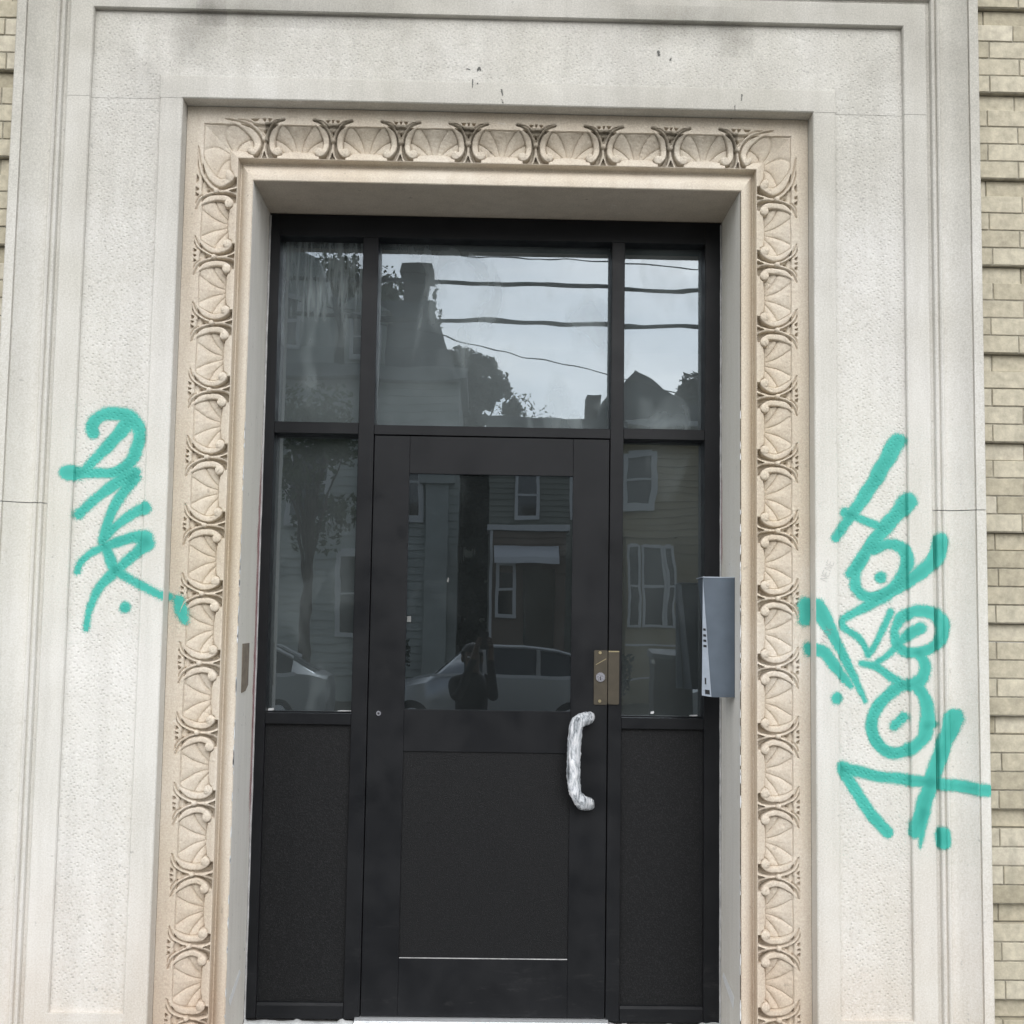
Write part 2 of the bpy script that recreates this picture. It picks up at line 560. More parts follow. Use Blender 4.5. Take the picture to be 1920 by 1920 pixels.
def prof_at(s):
    """depth y of the front surface at distance s outward from the opening arris"""
    pr = [p for p in BORDER if p[1] < 0.05][1:] + MOULD[1:]
    xs = np.array([p[0] for p in pr]); ys = np.array([p[1] for p in pr])
    o = np.argsort(xs, kind='stable')
    return np.interp(s, xs[o], ys[o])


def arris_noise(P, prof, amp):
    """worn edges: only the corner points of the profile wander"""
    n, mm = P.shape[:2]
    for j in range(mm):
        a, b_, c_ = prof[max(j - 1, 0)], prof[j], prof[min(j + 1, mm - 1)]
        d1 = math.atan2(b_[1] - a[1], b_[0] - a[0]); d2 = math.atan2(c_[1] - b_[1], c_[0] - b_[0])
        bend = abs((d2 - d1 + math.pi) % (2 * math.pi) - math.pi)
        if 0.35 < bend:
            for i in range(n):
                p = Vector(P[i, j])
                nv = mnoise.noise(p * 9.0) * 0.5 + mnoise.noise(p * 31.0)
                chip = max(0.0, mnoise.noise(p * 17.0 + Vector((3, 7, 1))) - 0.42) * 6.0
                P[i, j, 1] += amp * (0.5 * abs(nv) + chip)
                P[i, j, 0] += amp * 0.4 * mnoise.noise(p * 23.0 + Vector((9, 0, 4)))
    return P


def side_sweep(mb, prof, side, z0, z1, step=0.03, amp=0.0012, mit0=False, mit1=False):
    """profile run up one side; mit1: the top end is mitred at 45 degrees"""
    n = max(2, int(abs((z1 if not mit1 else ZT) - z0) / step))
    P = np.zeros((n + 1, len(prof), 3))
    for j, (s, y) in enumerate(prof):
        zt = ZT + s if mit1 else z1
        P[:, j, 0] = XL - s if side < 0 else XR + s
        P[:, j, 1] = y
        P[:, j, 2] = np.linspace(z0, zt, n + 1)
    if side < 0:
        P = P[:, ::-1]
        prof = prof[::-1]
    arris_noise(P, prof, amp)
    mb.grid(P)
    return mb


surround = thing("stone_door_surround", "pale limestone doorway surround with pecked panels and carved inner border", "door surround", (0, 0, ZB))


def wbuild(mb, name, mat, parent, smooth=None):
    """build in world coordinates under a parent that stands at some location"""
    o = mb.build(name, mat, None, smooth)
    o.parent = parent
    o.matrix_parent_inverse = Matrix.Translation(-parent.location)
    return o


# jamb stones: border strips, sunk pecked panel, plain foot block
JOINT = 0.0012
for side in (-1, 1):
    mb = MB()
    b_in = [p for p in BORDER if p[0] <= 0.0905]
    b_out = [p for p in BORDER if p[0] >= 0.354]
    side_sweep(mb, b_in, side, PAN_Z0, ZT - JOINT)
    side_sweep(mb, b_out, side, PAN_Z0, ZT - JOINT)
    side_sweep(mb, FLAT, side, ZB, PAN_Z0)
    sx = (lambda s: XL - s) if side < 0 else (lambda s: XR + s)
    xa, xb = sx(0.086), sx(0.3575)
    P = np.array([[(xa, 0.0, PAN_Z0 - 0.002), (xb, 0.0, PAN_Z0 - 0.002)], [(xa, 0.003, PAN_Z0), (xb, 0.003, PAN_Z0)], [(xa, 0.019, PAN_Z0 + 0.001), (xb, 0.019, PAN_Z0 + 0.001)]])
    mb.grid(P)
    # top bed (the joint under the lintel)
    mb.box(min(sx(0.002), sx(0.447)), max(sx(0.002), sx(0.447)), 0.03, 0.3, ZT - 0.05, ZT - 0.004)
    wbuild(mb, "jamb_stone", M['stone'], surround, 30)
    mb = MB()
    pan = [p for p in BORDER if 0.0895 <= p[0] <= 0.3550]
    side_sweep(mb, pan, side, PAN_Z0 + 0.0005, ZT - JOINT, 0.04, 0.0)
    wbuild(mb, "pecked_panel", M['stipple'], surround, 30)

# lintel: the same section carried across, with its two corner returns standing on the jambs
def lintel_sweep(mb, prof, amp):
    P = []
    bx = np.array([q for q in BORDER[1:]])
    for (s, y) in prof:
        row = []
        yj = float(np.interp(s, bx[:, 0], bx[:, 1])) if 0.0895 <= s <= 0.3546 else y
        for z in np.linspace(ZT, ZT + s, max(2, 6))[:-1]:
            row.append((XL - s, yj + (y - yj) * (z - ZT) / max(s, 1e-6), z))
        for x in np.linspace(XL - s, XR + s, 70):
            row.append((x, y, ZT + s))
        for z in np.linspace(ZT + s, ZT, max(2, 6))[1:]:
            row.append((XR + s, yj + (y - yj) * (z - ZT) / max(s, 1e-6), z))
        P.append(row)
    P = np.array(P).transpose(1, 0, 2)
    arris_noise(P, prof, amp)
    mb.grid(P)
    return mb


LINTEL = [(0.0, 0.082), (0.0, 0.004), (0.004, 0.0), (0.085, 0.0), (0.088, 0.0010), (0.0905, 0.0025), (0.094, 0.0035),
          (0.350, 0.0250), (0.3545, 0.0260), (0.3555, 0.005), (0.359, 0.0), (0.443, 0.0), (0.4475, 0.004), (0.449, 0.03)]
mb = MB()
lintel_sweep(mb, [p for p in LINTEL if p[0] <= 0.0905], 0.0012)
lintel_sweep(mb, [p for p in LINTEL if p[0] >= 0.354], 0.0012)
lintel = wbuild(mb, "lintel_stone", M['stone'], surround, 30)
mb = MB()
lintel_sweep(mb, [p for p in LINTEL if 0.0895 <= p[0] <= 0.3550], 0.0)
wbuild(mb, "pecked_panel", M['stipple'], surround, 30)

# outer moulding, in five lengths
for side, zj in ((-1, 1.999), (1, 2.029)):
    mb = MB(); side_sweep(mb, MOULD, side, ZB, zj - 0.0015); wbuild(mb, "moulding_stone", M['stone'], surround, 32)
    mb = MB(); side_sweep(mb, MOULD, side, zj + 0.0015, 0, mit1=True); wbuild(mb, "moulding_stone", M['stone'], surround, 32)
    mb = MB(); sx = (lambda s: XL - s) if side < 0 else (lambda s: XR + s)
    a_, b_ = sorted((sx(0.452), sx(0.634)))
    mb.box(a_, b_, 0.02, 0.2, zj - 0.03, zj + 0.03); wbuild(mb, "joint_mortar", M['white_caulk'], surround)
mb = MB()
P = np.zeros((90, len(MOULD), 3))
for j, (s, y) in enumerate(MOULD):
    P[:, j, 0] = np.linspace(XL - s, XR + s, 90); P[:, j, 1] = y; P[:, j, 2] = ZT + s
mb.grid(P); wbuild(mb, "moulding_stone", M['stone'], surround, 32)
# core behind the facing, so nothing shows through the joints
mb = MB()
for x0, x1 in ((XL - 0.63, OXL - 0.004), (OXR + 0.004, XR + 0.63)):
    mb.box(x0, x1, 0.15, 0.60, ZB, ZT)
mb.box(XL - 0.63, XR + 0.63, 0.15, 0.60, OZT + 0.004, ZT + 0.63)
wbuild(mb, "masonry_core", M['mortar'], surround)

# ---- carved inner border: plain fillet, leaf-and-dart band, cove and reveal
S_F, S_C0, S_C1 = 0.033, 0.068, 0.204      # fillet sweep ends; leaf zone

def inner_sweep(prof, name, mat, smooth=32, amp=0.0010):
    """prof: (s side, s head, y), inward from the outer arris, run up left, across, down right"""
    mb = MB()
    P = []
    for (s, st, y) in prof:
        row = [(XL + s, y, z) for z in np.linspace(ZB, ZT - st, 95)]
        row += [(x, y, ZT - st) for x in np.linspace(XL + s, XR - s, 60)[1:]]
        row += [(XR - s, y, z) for z in np.linspace(ZT - st, ZB, 95)[1:]]
        P.append(row)
    P = np.array(P).transpose(1, 0, 2)
    arris_noise(P, [(a + 0 * b, c_) for a, b, c_ in prof], amp)
    mb.grid(P)
    return wbuild(mb, name, mat, surround, smooth)


inner_sweep([(0.0005, 0.0005, 0.082), (0.002, 0.002, 0.080), (S_F, S_F, 0.080), (S_F + 0.001, S_F + 0.001, 0.10)], "fillet_band", M['cream'])
cove = [(0.2035, 0.2035, 0.080), (0.2055, 0.2055, 0.081), (0.207, 0.207, 0.118), (0.209, 0.212, 0.126)]
for k in range(0, 9):
    tt = k / 8.0
    cove.append((0.213 + 0.044 * tt, 0.217 + 0.066 * tt, 0.127 - 0.046 * math.sin(tt * math.pi / 2) ** 1.15))
cove += [(0.2625, 0.2905, 0.0800), (0.2665, 0.2940, 0.0835)]
inner_sweep(cove, "cove_band", M['cream'], 40)
for side in (-1, 1):
    mb = MB()
    P = np.array([[((OXL if side < 0 else OXR) + side * d_, y_, z) for d_, y_ in ((0.0005, 0.0835), (0.0002, 0.092), (0, 0.30), (0, YF + 0.06))] for z in np.linspace(ZB, OZT, 90)])
    arris_noise(P, [(0.0, 0.0835), (0.1, 0.0836), (0.1, 0.3), (0.1, 0.54)], 0.0008)
    mb.grid(P)
    wbuild(mb, "reveal_stone", M['reveal'], surround, 40)
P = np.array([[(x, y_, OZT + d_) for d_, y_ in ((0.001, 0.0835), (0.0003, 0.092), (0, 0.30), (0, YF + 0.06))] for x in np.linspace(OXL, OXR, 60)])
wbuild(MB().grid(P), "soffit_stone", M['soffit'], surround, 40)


def sstep(a, b, x):
    t_ = np.clip((x - a) / (b - a), 0, 1)
    return t_ * t_ * (3 - 2 * t_)


def seg_dist(U, V, pts):
    """distance to a polyline, and the position 0..1 along it"""
    best = np.full(U.shape, 1e9); par = np.zeros(U.shape)
    L = np.cumsum([0] + [math.dist(a[:2], b[:2]) for a, b in zip(pts[:-1], pts[1:])])
    for k, (a, b) in enumerate(zip(pts[:-1], pts[1:])):
        ax, ay, bx, by = a[0], a[1], b[0], b[1]
        dx, dy = bx - ax, by - ay
        l2 = dx * dx + dy * dy
        t_ = np.clip(((U - ax) * dx + (V - ay) * dy) / l2, 0, 1)
        d = np.hypot(U - ax - t_ * dx, V - ay - t_ * dy)
        w = d < best
        best = np.where(w, d, best)
        par = np.where(w, (L[k] + t_ * math.sqrt(l2)) / L[-1], par)
    return best, par


def crom(pts, n=8):
    """Catmull-Rom through points of any dimension"""
    P = [np.array(p, float) for p in pts]
    P = [2 * P[0] - P[1]] + P + [2 * P[-1] - P[-2]]
    out = []
    for i in range(1, len(P) - 2):
        for k in range(n):
            t_ = k / n
            out.append(0.5 * (2 * P[i] + (P[i + 1] - P[i - 1]) * t_ + (2 * P[i - 1] - 5 * P[i] + 4 * P[i + 1] - P[i + 2]) * t_ ** 2 + (-P[i - 1] + 3 * P[i] - 3 * P[i + 1] + P[i + 2]) * t_ ** 3))
    out.append(P[-2])
    return [tuple(o) for o in out]


HALF = 0.1326


def wavy(u, v, seed, f):
    r_ = np.random.default_rng(100 + seed)
    out = np.zeros(np.shape(u))
    for k in range(7):
        a_, b_, c_ = r_.normal(0, f, 2).tolist() + [r_.uniform(0, 6.28)]
        out = out + np.sin(u * a_ + v * b_ + c_)
    return out / 3.0


BAND = crom([(0.070, -0.008), (0.058, 0.001), (0.045, 0.014), (0.033, 0.032), (0.0268, 0.052), (0.0262, 0.074), (0.0310, 0.094), (0.0400, 0.1085), (0.0510, 0.1150), (0.0585, 0.1100)])
BAND_U = np.array(sorted([(q[1], q[0]) for q in BAND if q[1] < 0.1085]))
HORN = crom([(0.073, -0.0225), (0.056, -0.0175), (0.038, -0.008), (0.0235, 0.008), (0.0115, 0.029), (0.0058, 0.047)])


def carving(u, s, seed=0):
    """depth y of the leaf-and-dart relief; u = distance along from the dart, s = distance in from the arris"""
    sg = np.where(u < 0, 40.0, 0.0)
    uu, vv = u, s - S_C0
    u = np.abs(u) + 0.0011 * wavy(uu + sg, vv, seed, 38) * sstep(0, 0.012, np.abs(u)) * sstep(HALF, HALF - 0.015, np.abs(u))
    v = vv + 0.0009 * wavy(uu + sg, vv, seed + 7, 42) * sstep(0, 0.012, np.abs(uu)) * sstep(HALF, HALF - 0.015, np.abs(uu))
    # ground: a hollow turned under the fillet, coming forward again at the lip
    ground = 0.0905 + 0.035 * np.sin(np.clip(v / 0.098, 0, 1) * math.pi / 2)
    y = 0.080 + (ground - 0.080) * sstep(-0.0005, 0.0025, v)
    lu = HALF - u                                   # distance from the leaf's axis
    bu = np.interp(v, BAND_U[:, 0], BAND_U[:, 1])
    # the open scallop: five gadroons fanned from the middle of the lip
    ang = np.arctan2(np.maximum(0.120 - v, 0.0), np.maximum(lu, 1e-6))
    rad = np.hypot(lu, 0.120 - v)
    inside = sstep(bu, bu + 0.006, u) * sstep(0.0, 0.006, v)
    tilt = np.degrees(math.pi / 2 - ang) + 4.0 * np.sin(rad * 32)
    k = np.where(tilt < 21, tilt / 42.0, 0.5 + (tilt - 21) / 29.0)
    lobes = np.abs(np.cos(k * math.pi)) ** 0.7
    groove = np.exp(-(np.abs((k % 1.0) - 0.5) / (0.0011 / np.maximum(rad, 0.012) + 0.022)) ** 2)
    y = y - (0.0064 * lobes * sstep(0.015, 0.07, rad) - 0.0036 * groove * sstep(0.012, 0.035, rad)) * inside
    # lip: a low cushion between the two volutes
    arch = 0.102 + 0.006 * (lu / 0.06) ** 2
    lip = sstep(arch - 0.002, arch + 0.001, v) * sstep(0.086, 0.080, lu)
    y = y + 0.004 * np.exp(-((v - arch + 0.0035) / 0.0018) ** 2) * (lu < 0.075)
    y = np.where(lip > 0, y * (1 - lip) + (0.0800 + 0.018 * np.clip((0.134 - v) / 0.032, 0, 1) ** 1.2) * lip, y)
    # deep channel between scroll and dart
    y = np.where((u < bu - 0.004) & (v > -0.001) & (v < 0.1355), np.maximum(y, 0.098 + 0.014 * np.clip(v / 0.09, 0, 1) - 0.008 * sstep(0.10, 0.13, v)), y)
    # C-scroll along the edge of the leaf
    d, p = seg_dist(u, v, BAND)
    w = 0.0030 + 0.0085 * sstep(0.0, 0.36, p) - 0.0030 * sstep(0.65, 1.0, p)
    h = np.sqrt(np.clip(1 - (d / w) ** 4, 0, 1))
    sag = np.interp(v, [-0.02, 0.0, 0.04, 0.065, 0.10, 0.136], [0.0765, 0.0785, 0.0960, 0.1005, 0.0860, 0.0790])
    y = np.where(d < w, np.minimum(y, sag + 0.008 * (1 - h)), y)
    y = y + 0.0045 * np.exp(-((d - w - 0.0014) / 0.0012) ** 2) * (u > bu) * (v > 0.002) * (v < 0.120)
    # volute eye
    dv = np.hypot(u - 0.0510, v - 0.1045)
    hv = np.sqrt(np.clip(1 - (dv / 0.0175) ** 2, 0, 1))
    y = np.where(dv < 0.0175, np.minimum(y, 0.0800 + 0.008 * (1 - hv)), y)
    y = y + 0.0045 * np.exp(-((dv - 0.0182) / 0.0012) ** 2) * (v < 0.124) * (v > 0.080) * (u > 0.046)
    y = y + 0.0025 * np.exp(-((d - w - 0.001) / 0.0011) ** 2) * (dv < 0.015) * (p > 0.75)
    # the dart: two horns, a hollow calyx, a bead, and a tail that parts at the lip
    d2, p2 = seg_dist(u, v, HORN)
    w2 = 0.0020 + 0.0024 * sstep(0.0, 0.5, p2)
    h2 = np.sqrt(np.clip(1 - (d2 / w2) ** 2, 0, 1))
    y = y + np.where((v > -0.022) & (v < 0.004), 0.0085 * np.exp(-((d2 - w2 - 0.0026) / 0.0024) ** 2), 0) * (u > 0.014)
    y = np.where(d2 < w2, np.minimum(y, sag - 0.003 * p2 + 0.007 * (1 - h2)), y)
    hu = np.interp(v, [-0.0175, -0.008, 0.008, 0.029, 0.047], [0.056, 0.038, 0.0235, 0.0115, 0.0058]) - w2
    cal = (v > -0.006) & (v < 0.042) & (u < hu)
    y = np.where(cal, np.maximum(y, 0.080 + 0.029 * sstep(-0.006, 0.022, v)), y)
    db = np.hypot(u, v - 0.052)
    hb = np.sqrt(np.clip(1 - (db / 0.0105) ** 2, 0, 1))
    y = np.where(db < 0.0105, np.minimum(y, 0.088 + 0.010 * (1 - hb)), y)
    tail_w = np.interp(v, [0.056, 0.09, 0.118, 0.136], [0.0045, 0.0060, 0.0120, 0.0225])
    tl = (v > 0.056) & (u < tail_w)
    th = np.sqrt(np.clip(1 - (u / tail_w) ** 2, 0, 1))
    y = np.where(tl, np.minimum(y, sag + 0.002 + 0.009 * (1 - th)), y)
    y = np.where((v > 0.106) & (u < np.interp(v, [0.106, 0.136], [0.0008, 0.0105])), np.maximum(y, 0.106), y)
    # drilled holes: three nicks above the dart, one in its throat
    for (hx, hv_, ru, rv) in ((0.0, -0.0175, 0.0042, 0.0062), (0.0200, -0.0175, 0.0068, 0.0060)):
        tri = np.clip(1 - np.maximum(np.abs(u - hx) / (ru * np.clip(1.35 - (v - hv_ + rv) / (2 * rv), 0.25, 1.4)), np.abs(v - hv_) / rv), 0, 1)
        y = y + 0.016 * np.minimum(1, tri * 4)
    y = y + 0.014 * sstep(1.1, 0.6, np.hypot(u / 0.0042, (v - 0.022) / 0.0062))
    # wear
    chip = np.clip(wavy(uu + sg, vv, seed + 3, 150) - 1.15, 0, 1)
    y = y + 0.0035 * chip * (v > 0.004) + 0.0005 * wavy(uu + sg, vv, seed + 5, 220)
    return np.where(vv < -0.0340, 0.080, y)


def carve_mesh(name, nu, span, seed=0):
    """half or whole unit on a local frame: x along the run, z up = outward, y depth; origin on the dart at the arris line"""
    us = np.linspace(span[0], span[1], nu)
    ss = np.linspace(S_F, S_C1, 86)
    U, S = np.meshgrid(us, ss, indexing='ij')
    Y = carving(U, S, seed)
    P = np.stack([U, Y, -S], -1)
    me = MB().grid(P).mesh(name)
    return crust_shaded(me, U, S)


def crust_shaded(me, U, S):
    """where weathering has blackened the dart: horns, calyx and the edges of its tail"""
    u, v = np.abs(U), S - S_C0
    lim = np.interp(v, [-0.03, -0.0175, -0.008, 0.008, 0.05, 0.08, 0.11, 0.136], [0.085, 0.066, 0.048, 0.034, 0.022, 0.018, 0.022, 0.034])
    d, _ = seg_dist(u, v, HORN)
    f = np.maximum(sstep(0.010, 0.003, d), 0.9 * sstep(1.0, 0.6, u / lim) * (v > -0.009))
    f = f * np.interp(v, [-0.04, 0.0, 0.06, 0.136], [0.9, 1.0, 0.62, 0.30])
    f = np.maximum(f, 0.58 * sstep(0.105, 0.0, v) * (v > 0.002))  # painted shade: strongest under the fillet, fading down the leaf
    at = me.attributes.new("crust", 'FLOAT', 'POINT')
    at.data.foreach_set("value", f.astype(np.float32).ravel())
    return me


def finished(me, mat):
    me.materials.append(M[mat])
    me.shade_smooth()
    me.set_sharp_from_angle(angle=R(60))
    return me


SIDE_FULL = [finished(carve_mesh("carved_leaf", 127, (-HALF, HALF), k), 'cream') for k in (0, 11, 22, 33, 44)]
me_half = finished(carve_mesh("carved_leaf_half", 64, (0.0, HALF), 5), 'cream')
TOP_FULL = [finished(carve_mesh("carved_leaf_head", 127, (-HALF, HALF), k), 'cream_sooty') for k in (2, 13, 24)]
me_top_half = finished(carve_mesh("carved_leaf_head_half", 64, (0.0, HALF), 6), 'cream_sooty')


def put_carving(me, origin, rot, su=1.0):
    o = link("carved_leaf", me)
    # mesh z is "outward"; turn it about y so the run follows the side
    mw = Matrix.Translation(origin) @ Matrix.Rotation(rot, 4, 'Y') @ Matrix.Diagonal((su, 1, 1, 1))
    o.parent = surround
    o.matrix_parent_inverse = Matrix.Translation(-surround.location)
    o.matrix_basis = mw
    return o


TOP_U = 0.2658
TOP_X = [-0.894 + TOP_U * k for k in range(8)]
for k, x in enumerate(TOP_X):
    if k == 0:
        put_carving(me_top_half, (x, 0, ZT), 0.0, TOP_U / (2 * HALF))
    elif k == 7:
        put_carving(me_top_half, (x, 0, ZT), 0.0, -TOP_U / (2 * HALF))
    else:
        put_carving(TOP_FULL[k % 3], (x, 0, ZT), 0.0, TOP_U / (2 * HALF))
SIDE_U = 0.2617
ZLAST = 0.0
for side, ztop in ((-1, 3.242), (1, 3.258)):
    rot = -math.pi / 2 if side < 0 else math.pi / 2     # mesh +z -> outward (-x on the left, +x on the right)
    xo = XL if side < 0 else XR
    for k in range(14):
        z = ztop - SIDE_U * k
        if k == 0:
            # the half that runs down from the first dart
            sgn = 1.0 if side > 0 else -1.0
            put_carving(me_half, (xo, 0, z), rot, sgn * SIDE_U / (2 * HALF))
        else:
            put_carving(SIDE_FULL[(k * 3 + (side > 0)) % 5], (xo, 0, z), rot, (1 if (k + (side > 0)) % 2 else -1) * SIDE_U / (2 * HALF))
# corner leaves, mitred
for side, ztop, xd in ((-1, 3.242, TOP_X[0]), (1, 3.258, TOP_X[7])):
    mb = MB()
    ss = np.linspace(S_F, S_C1, 86)
    ts = np.linspace(0, 1, 72)
    T, S = np.meshgrid(ts, ss, indexing='ij')
    Y = carving(T * HALF, S)
    length = (xd - (XL + S)) if side < 0 else ((XR - S) - xd)
    X = xd - T * length if side < 0 else xd + T * length
    mb.grid(np.stack([X, Y, ZT - S], -1))
    length = (ZT - S) - ztop
    Z = ztop + T * length
    X = XL + S if side < 0 else XR - S
    mb.grid(np.stack([X, Y, Z], -1))
    o = wbuild(mb, "corner_leaf", M['cream'], surround, 60)

# pale bruises where the inner arrises have been knocked
for side in (-1, 1):
    mb = MB()
    rr = random.Random(40 + side)
    for k in range(46):
        z = rr.uniform(0.05, 2.4) if k % 3 else rr.uniform(1.0, 1.9)
        x = (OXL if side < 0 else OXR)
        h_, w_ = rr.uniform(0.006, 0.030), rr.uniform(0.002, 0.0055)
        n_ = 6
        ring = [(x + side * (-0.0008 + w_ * (0.5 + 0.5 * math.cos(6.283 * q / n_)) * rr.uniform(0.6, 1.1)), z + h_ * math.sin(6.283 * q / n_) * rr.uniform(0.7, 1.1)) for q in range(n_)]
        mb.prism(ring, 'y', 0.0778, 0.0860)
    o = wbuild(mb, "edge_chips", M['white_caulk'], surround)
    o["kind"] = "stuff"

# ------------------------------------------------------------------ brick walls either side
C = 0.0695                                   # course height
GROOVES = [4.037 - 0.3473 * k for k in range(-1, 13)]   # undersides of the projecting bands
_bm = {}


def brick_mesh(L, big=False):
    key = round(L, 3)
    if key not in _bm:
        _bm[key] = MB().box(0, L - 0.005, 0, 0.09, 0, C - 0.0055, 0.0018).mesh("brick")
        _bm[key].materials.append(M['brick'])
    return _bm[key]


def brick_wall(label, side, x_start, n_single):
    w = thing("brick_wall", label, "brick wall", (x_start, 0.04, ZB), "brick walls beside the doorway")
    mort, rest = MB(), MB()
    x_far = x_start + side * 3.2
    xs0, xs1 = sorted((x_start - side * 0.25, x_far))
    courses = []
    for g in GROOVES:
        for k in range(5):                    # k=0 is the sunk course just under the groove
            courses.append((g - C * (k + 1), 0.069 if k == 0 else 0.040))
        mort.box(xs0, xs1, 0.0735, 0.32, g - C, g)
        mort.box(xs0, xs1, 0.0445, 0.31, g - C * 5, g - C - 0.003)
    mort.box(xs0, xs1, 0.05, 0.3, GROOVES[0], 7.5)
    count = 0
    rr = random.Random(11 + side)
    for ci, (z, y) in enumerate(courses):
        if z + C < ZB:
            continue
        L = rr.choice((0.060, 0.072)) if ci % 2 else rr.choice((0.168, 0.180, 0.192))
        x = x_start
        col = 0
        while abs(x - x_start) < 3.15:
            x2 = x + side * L
            lo = min(x, x2)
            yy = y + rr.uniform(-0.0015, 0.0015)
            if col < n_single:
                o = link("brick", brick_mesh(L))
                o.parent = w
                o.matrix_parent_inverse = Matrix.Translation(-w.location)
                o.location = (lo if side > 0 else lo + 0.005, yy, z + 0.003)
                o.rotation_euler = (0, rr.uniform(-0.004, 0.004), rr.uniform(-0.006, 0.006))
                count += 1
            else:
                rest.box(lo, lo + L - 0.005, yy, yy + 0.09, z + 0.003, z + C - 0.0025, 0.0018)
            x = x2
            L = 0.2135
            col += 1
    wbuild(mort, "mortar", M['mortar'], w)
    o = wbuild(rest, "brickwork", M['brick'], w)
    o["kind"] = "stuff"
    return w


brick_wall("buff brick wall at the left edge, left of the stone surround", -1, XL - 0.640, 4)
brick_wall("buff brick wall with sunk courses, right of the stone surround", 1, XR + 0.640, 4)

# ------------------------------------------------------------------ pavement, sill
mb = MB(); mb.box(OXL + 0.001, OXR - 0.001, 0.10, 0.60, ZB, -0.016, 0.004)
sill = wbuild(mb, "door_sill", M['sill'], surround)

# ------------------------------------------------------------------ black door frame with sidelights and transom
JL, JR = OXL + 0.004, OXR - 0.004
frame = thing("glazed_entrance", "charcoal metal entrance frame with two sidelights and three transom lights", "door frame", (0.02, YF, 0))


def fbox(name, x0, x1, z0, z1, y0=YF, y1=YF + 0.115, mat='metal_paint', ch=0.0015, parent=None):
    return wbuild(MB().box(x0, x1, y0, y1, z0, z1, ch), name, M[mat], parent or frame)


ML0, ML1, MR0, MR1 = -0.5365, -0.4715, 0.5095, 0.5640
fbox("jamb_post", JL, -0.884, 0.0, OZT - 0.004)
fbox("jamb_post", 0.9020, JR, 0.0, OZT - 0.004)
fbox("head_bar", -0.8838, 0.9018, 3.186, OZT - 0.004)
fbox("mullion", ML0, ML1, 0.0, 3.1858)
fbox("mullion", MR0, MR1, 0.0, 3.1858)
fbox("transom_bar", -0.8838, ML0 - 0.0002, 2.352, 2.399, YF + 0.001)
fbox("transom_bar", ML1 + 0.0002, MR0 - 0.0002, 2.352, 2.392, YF + 0.001)
fbox("transom_bar", MR1 + 0.0002, 0.9018, 2.352, 2.396, YF + 0.001)
for a, b in ((-0.8838, ML0 - 0.0002), (MR1 + 0.0002, 0.9018)):
    fbox("middle_rail", a, b, 1.160, 1.204, YF + 0.001)
    mb = MB().prism([(YF + 0.002, 0.0), (YF + 0.002, 0.050), (YF + 0.010, 0.060), (YF + 0.06, 0.064), (YF + 0.06, 0.0)], 'x', a + 0.002, b - 0.002)
    wbuild(mb, "bottom_rail", M['metal_paint'], frame)
    fbox("lower_panel", a, b, 0.05, 1.1602, YF + 0.022, YF + 0.045, 'embossed', 0.0)
    fbox("panel_back", a, b, 0.0, 1.17, YF + 0.05, YF + 0.08, 'black_gap', 0.0)
# glazing, each pane hung a hair out of true as real panes are
def pane(name, x0, x1, z0, z1, y, mat, parent, tx=0.0, tz=0.0, label=None):
    cx, cz = (x0 + x1) / 2, (z0 + z1) / 2
    mb = MB().box(x0 - cx, x1 - cx, -0.003, 0.003, z0 - cz, z1 - cz)
    o = mb.build(name, M[mat])
    o.parent = parent
    o.matrix_parent_inverse = Matrix.Translation(-parent.location)
    o.location = (cx, y, cz)
    o.rotation_euler = (R(tx), 0, R(tz))
    if label:
        o["label"] = label
    return o


pane("glass_pane", -0.892, ML0 + 0.004, 2.395, 3.190, YF + 0.095, 'glass_streaked', frame, 0.02, 0.05, "streaky dusty glass of the left transom light")
pane("glass_pane", ML1 - 0.004, MR0 + 0.004, 2.388, 3.190, YF + 0.095, 'glass_top', frame, 0.0, 0.0)
pane("glass_pane", MR1 - 0.004, 0.906, 2.392, 3.190, YF + 0.095, 'glass_top', frame, -0.06, -0.15)
pane("glass_pane", -0.892, ML0 + 0.004, 1.200, 2.356, YF + 0.085, 'glass_side', frame, 0.0, 0.02)
pane("glass_pane", MR1 - 0.004, 0.906, 1.200, 2.356, YF + 0.085, 'glass_side', frame, 0.0, -0.03)
# glazing beads at the foot of each sidelight
for a, b in ((-0.8838, ML0 - 0.0002), (MR1 + 0.0002, 0.9018)):
    fbox("glazing_bead", a + 0.001, b - 0.001, 1.2042, 1.209, YF + 0.060, YF + 0.080)
for x, z, w_, h_ in ((0.700, 1.2225, 0.010, 0.010), (-0.872, 1.213, 0.016, 0.012), (0.872, 1.2125, 0.022, 0.006), (-0.560, 1.2115, 0.05, 0.004)):
    c_pts = [(x + w_ * math.cos(k * 0.9) * (0.7 + 0.3 * math.sin(k * 2.1)), z + h_ * math.sin(k * 0.9) * (0.7 + 0.3 * math.cos(k * 1.7))) for k in range(7)]
    wbuild(MB().prism(c_pts, 'y', YF + 0.074, YF + 0.0815), "plaster_crumb", M['white_caulk'], frame)
# caulk lines against the stone
for x, nm in ((OXL + 0.004, -1), (OXR - 0.004, 1)):
    pts = [(x + 0.0012 * mnoise.noise(Vector((z * 6, nm, 0))), YF - 0.002, z) for z in np.linspace(-0.012, 3.27, 90)]
    rad = [0.0042 + 0.0016 * mnoise.noise(Vector((z * 14, nm, 5))) for z in np.linspace(-0.012, 3.27, 90)]
    wbuild(MB().tube(pts, rad, 6), "caulk_line", M['caulk'], frame, 60)

# ------------------------------------------------------------------ the door leaf
DL, DR, DB, DT = -0.4680, 0.5055, 0.012, 2.3475
YD = YF + 0.004
door = thing("door_leaf", "charcoal metal entrance door with one dark glass light over an embossed panel", "door", (DL, YD, DB))


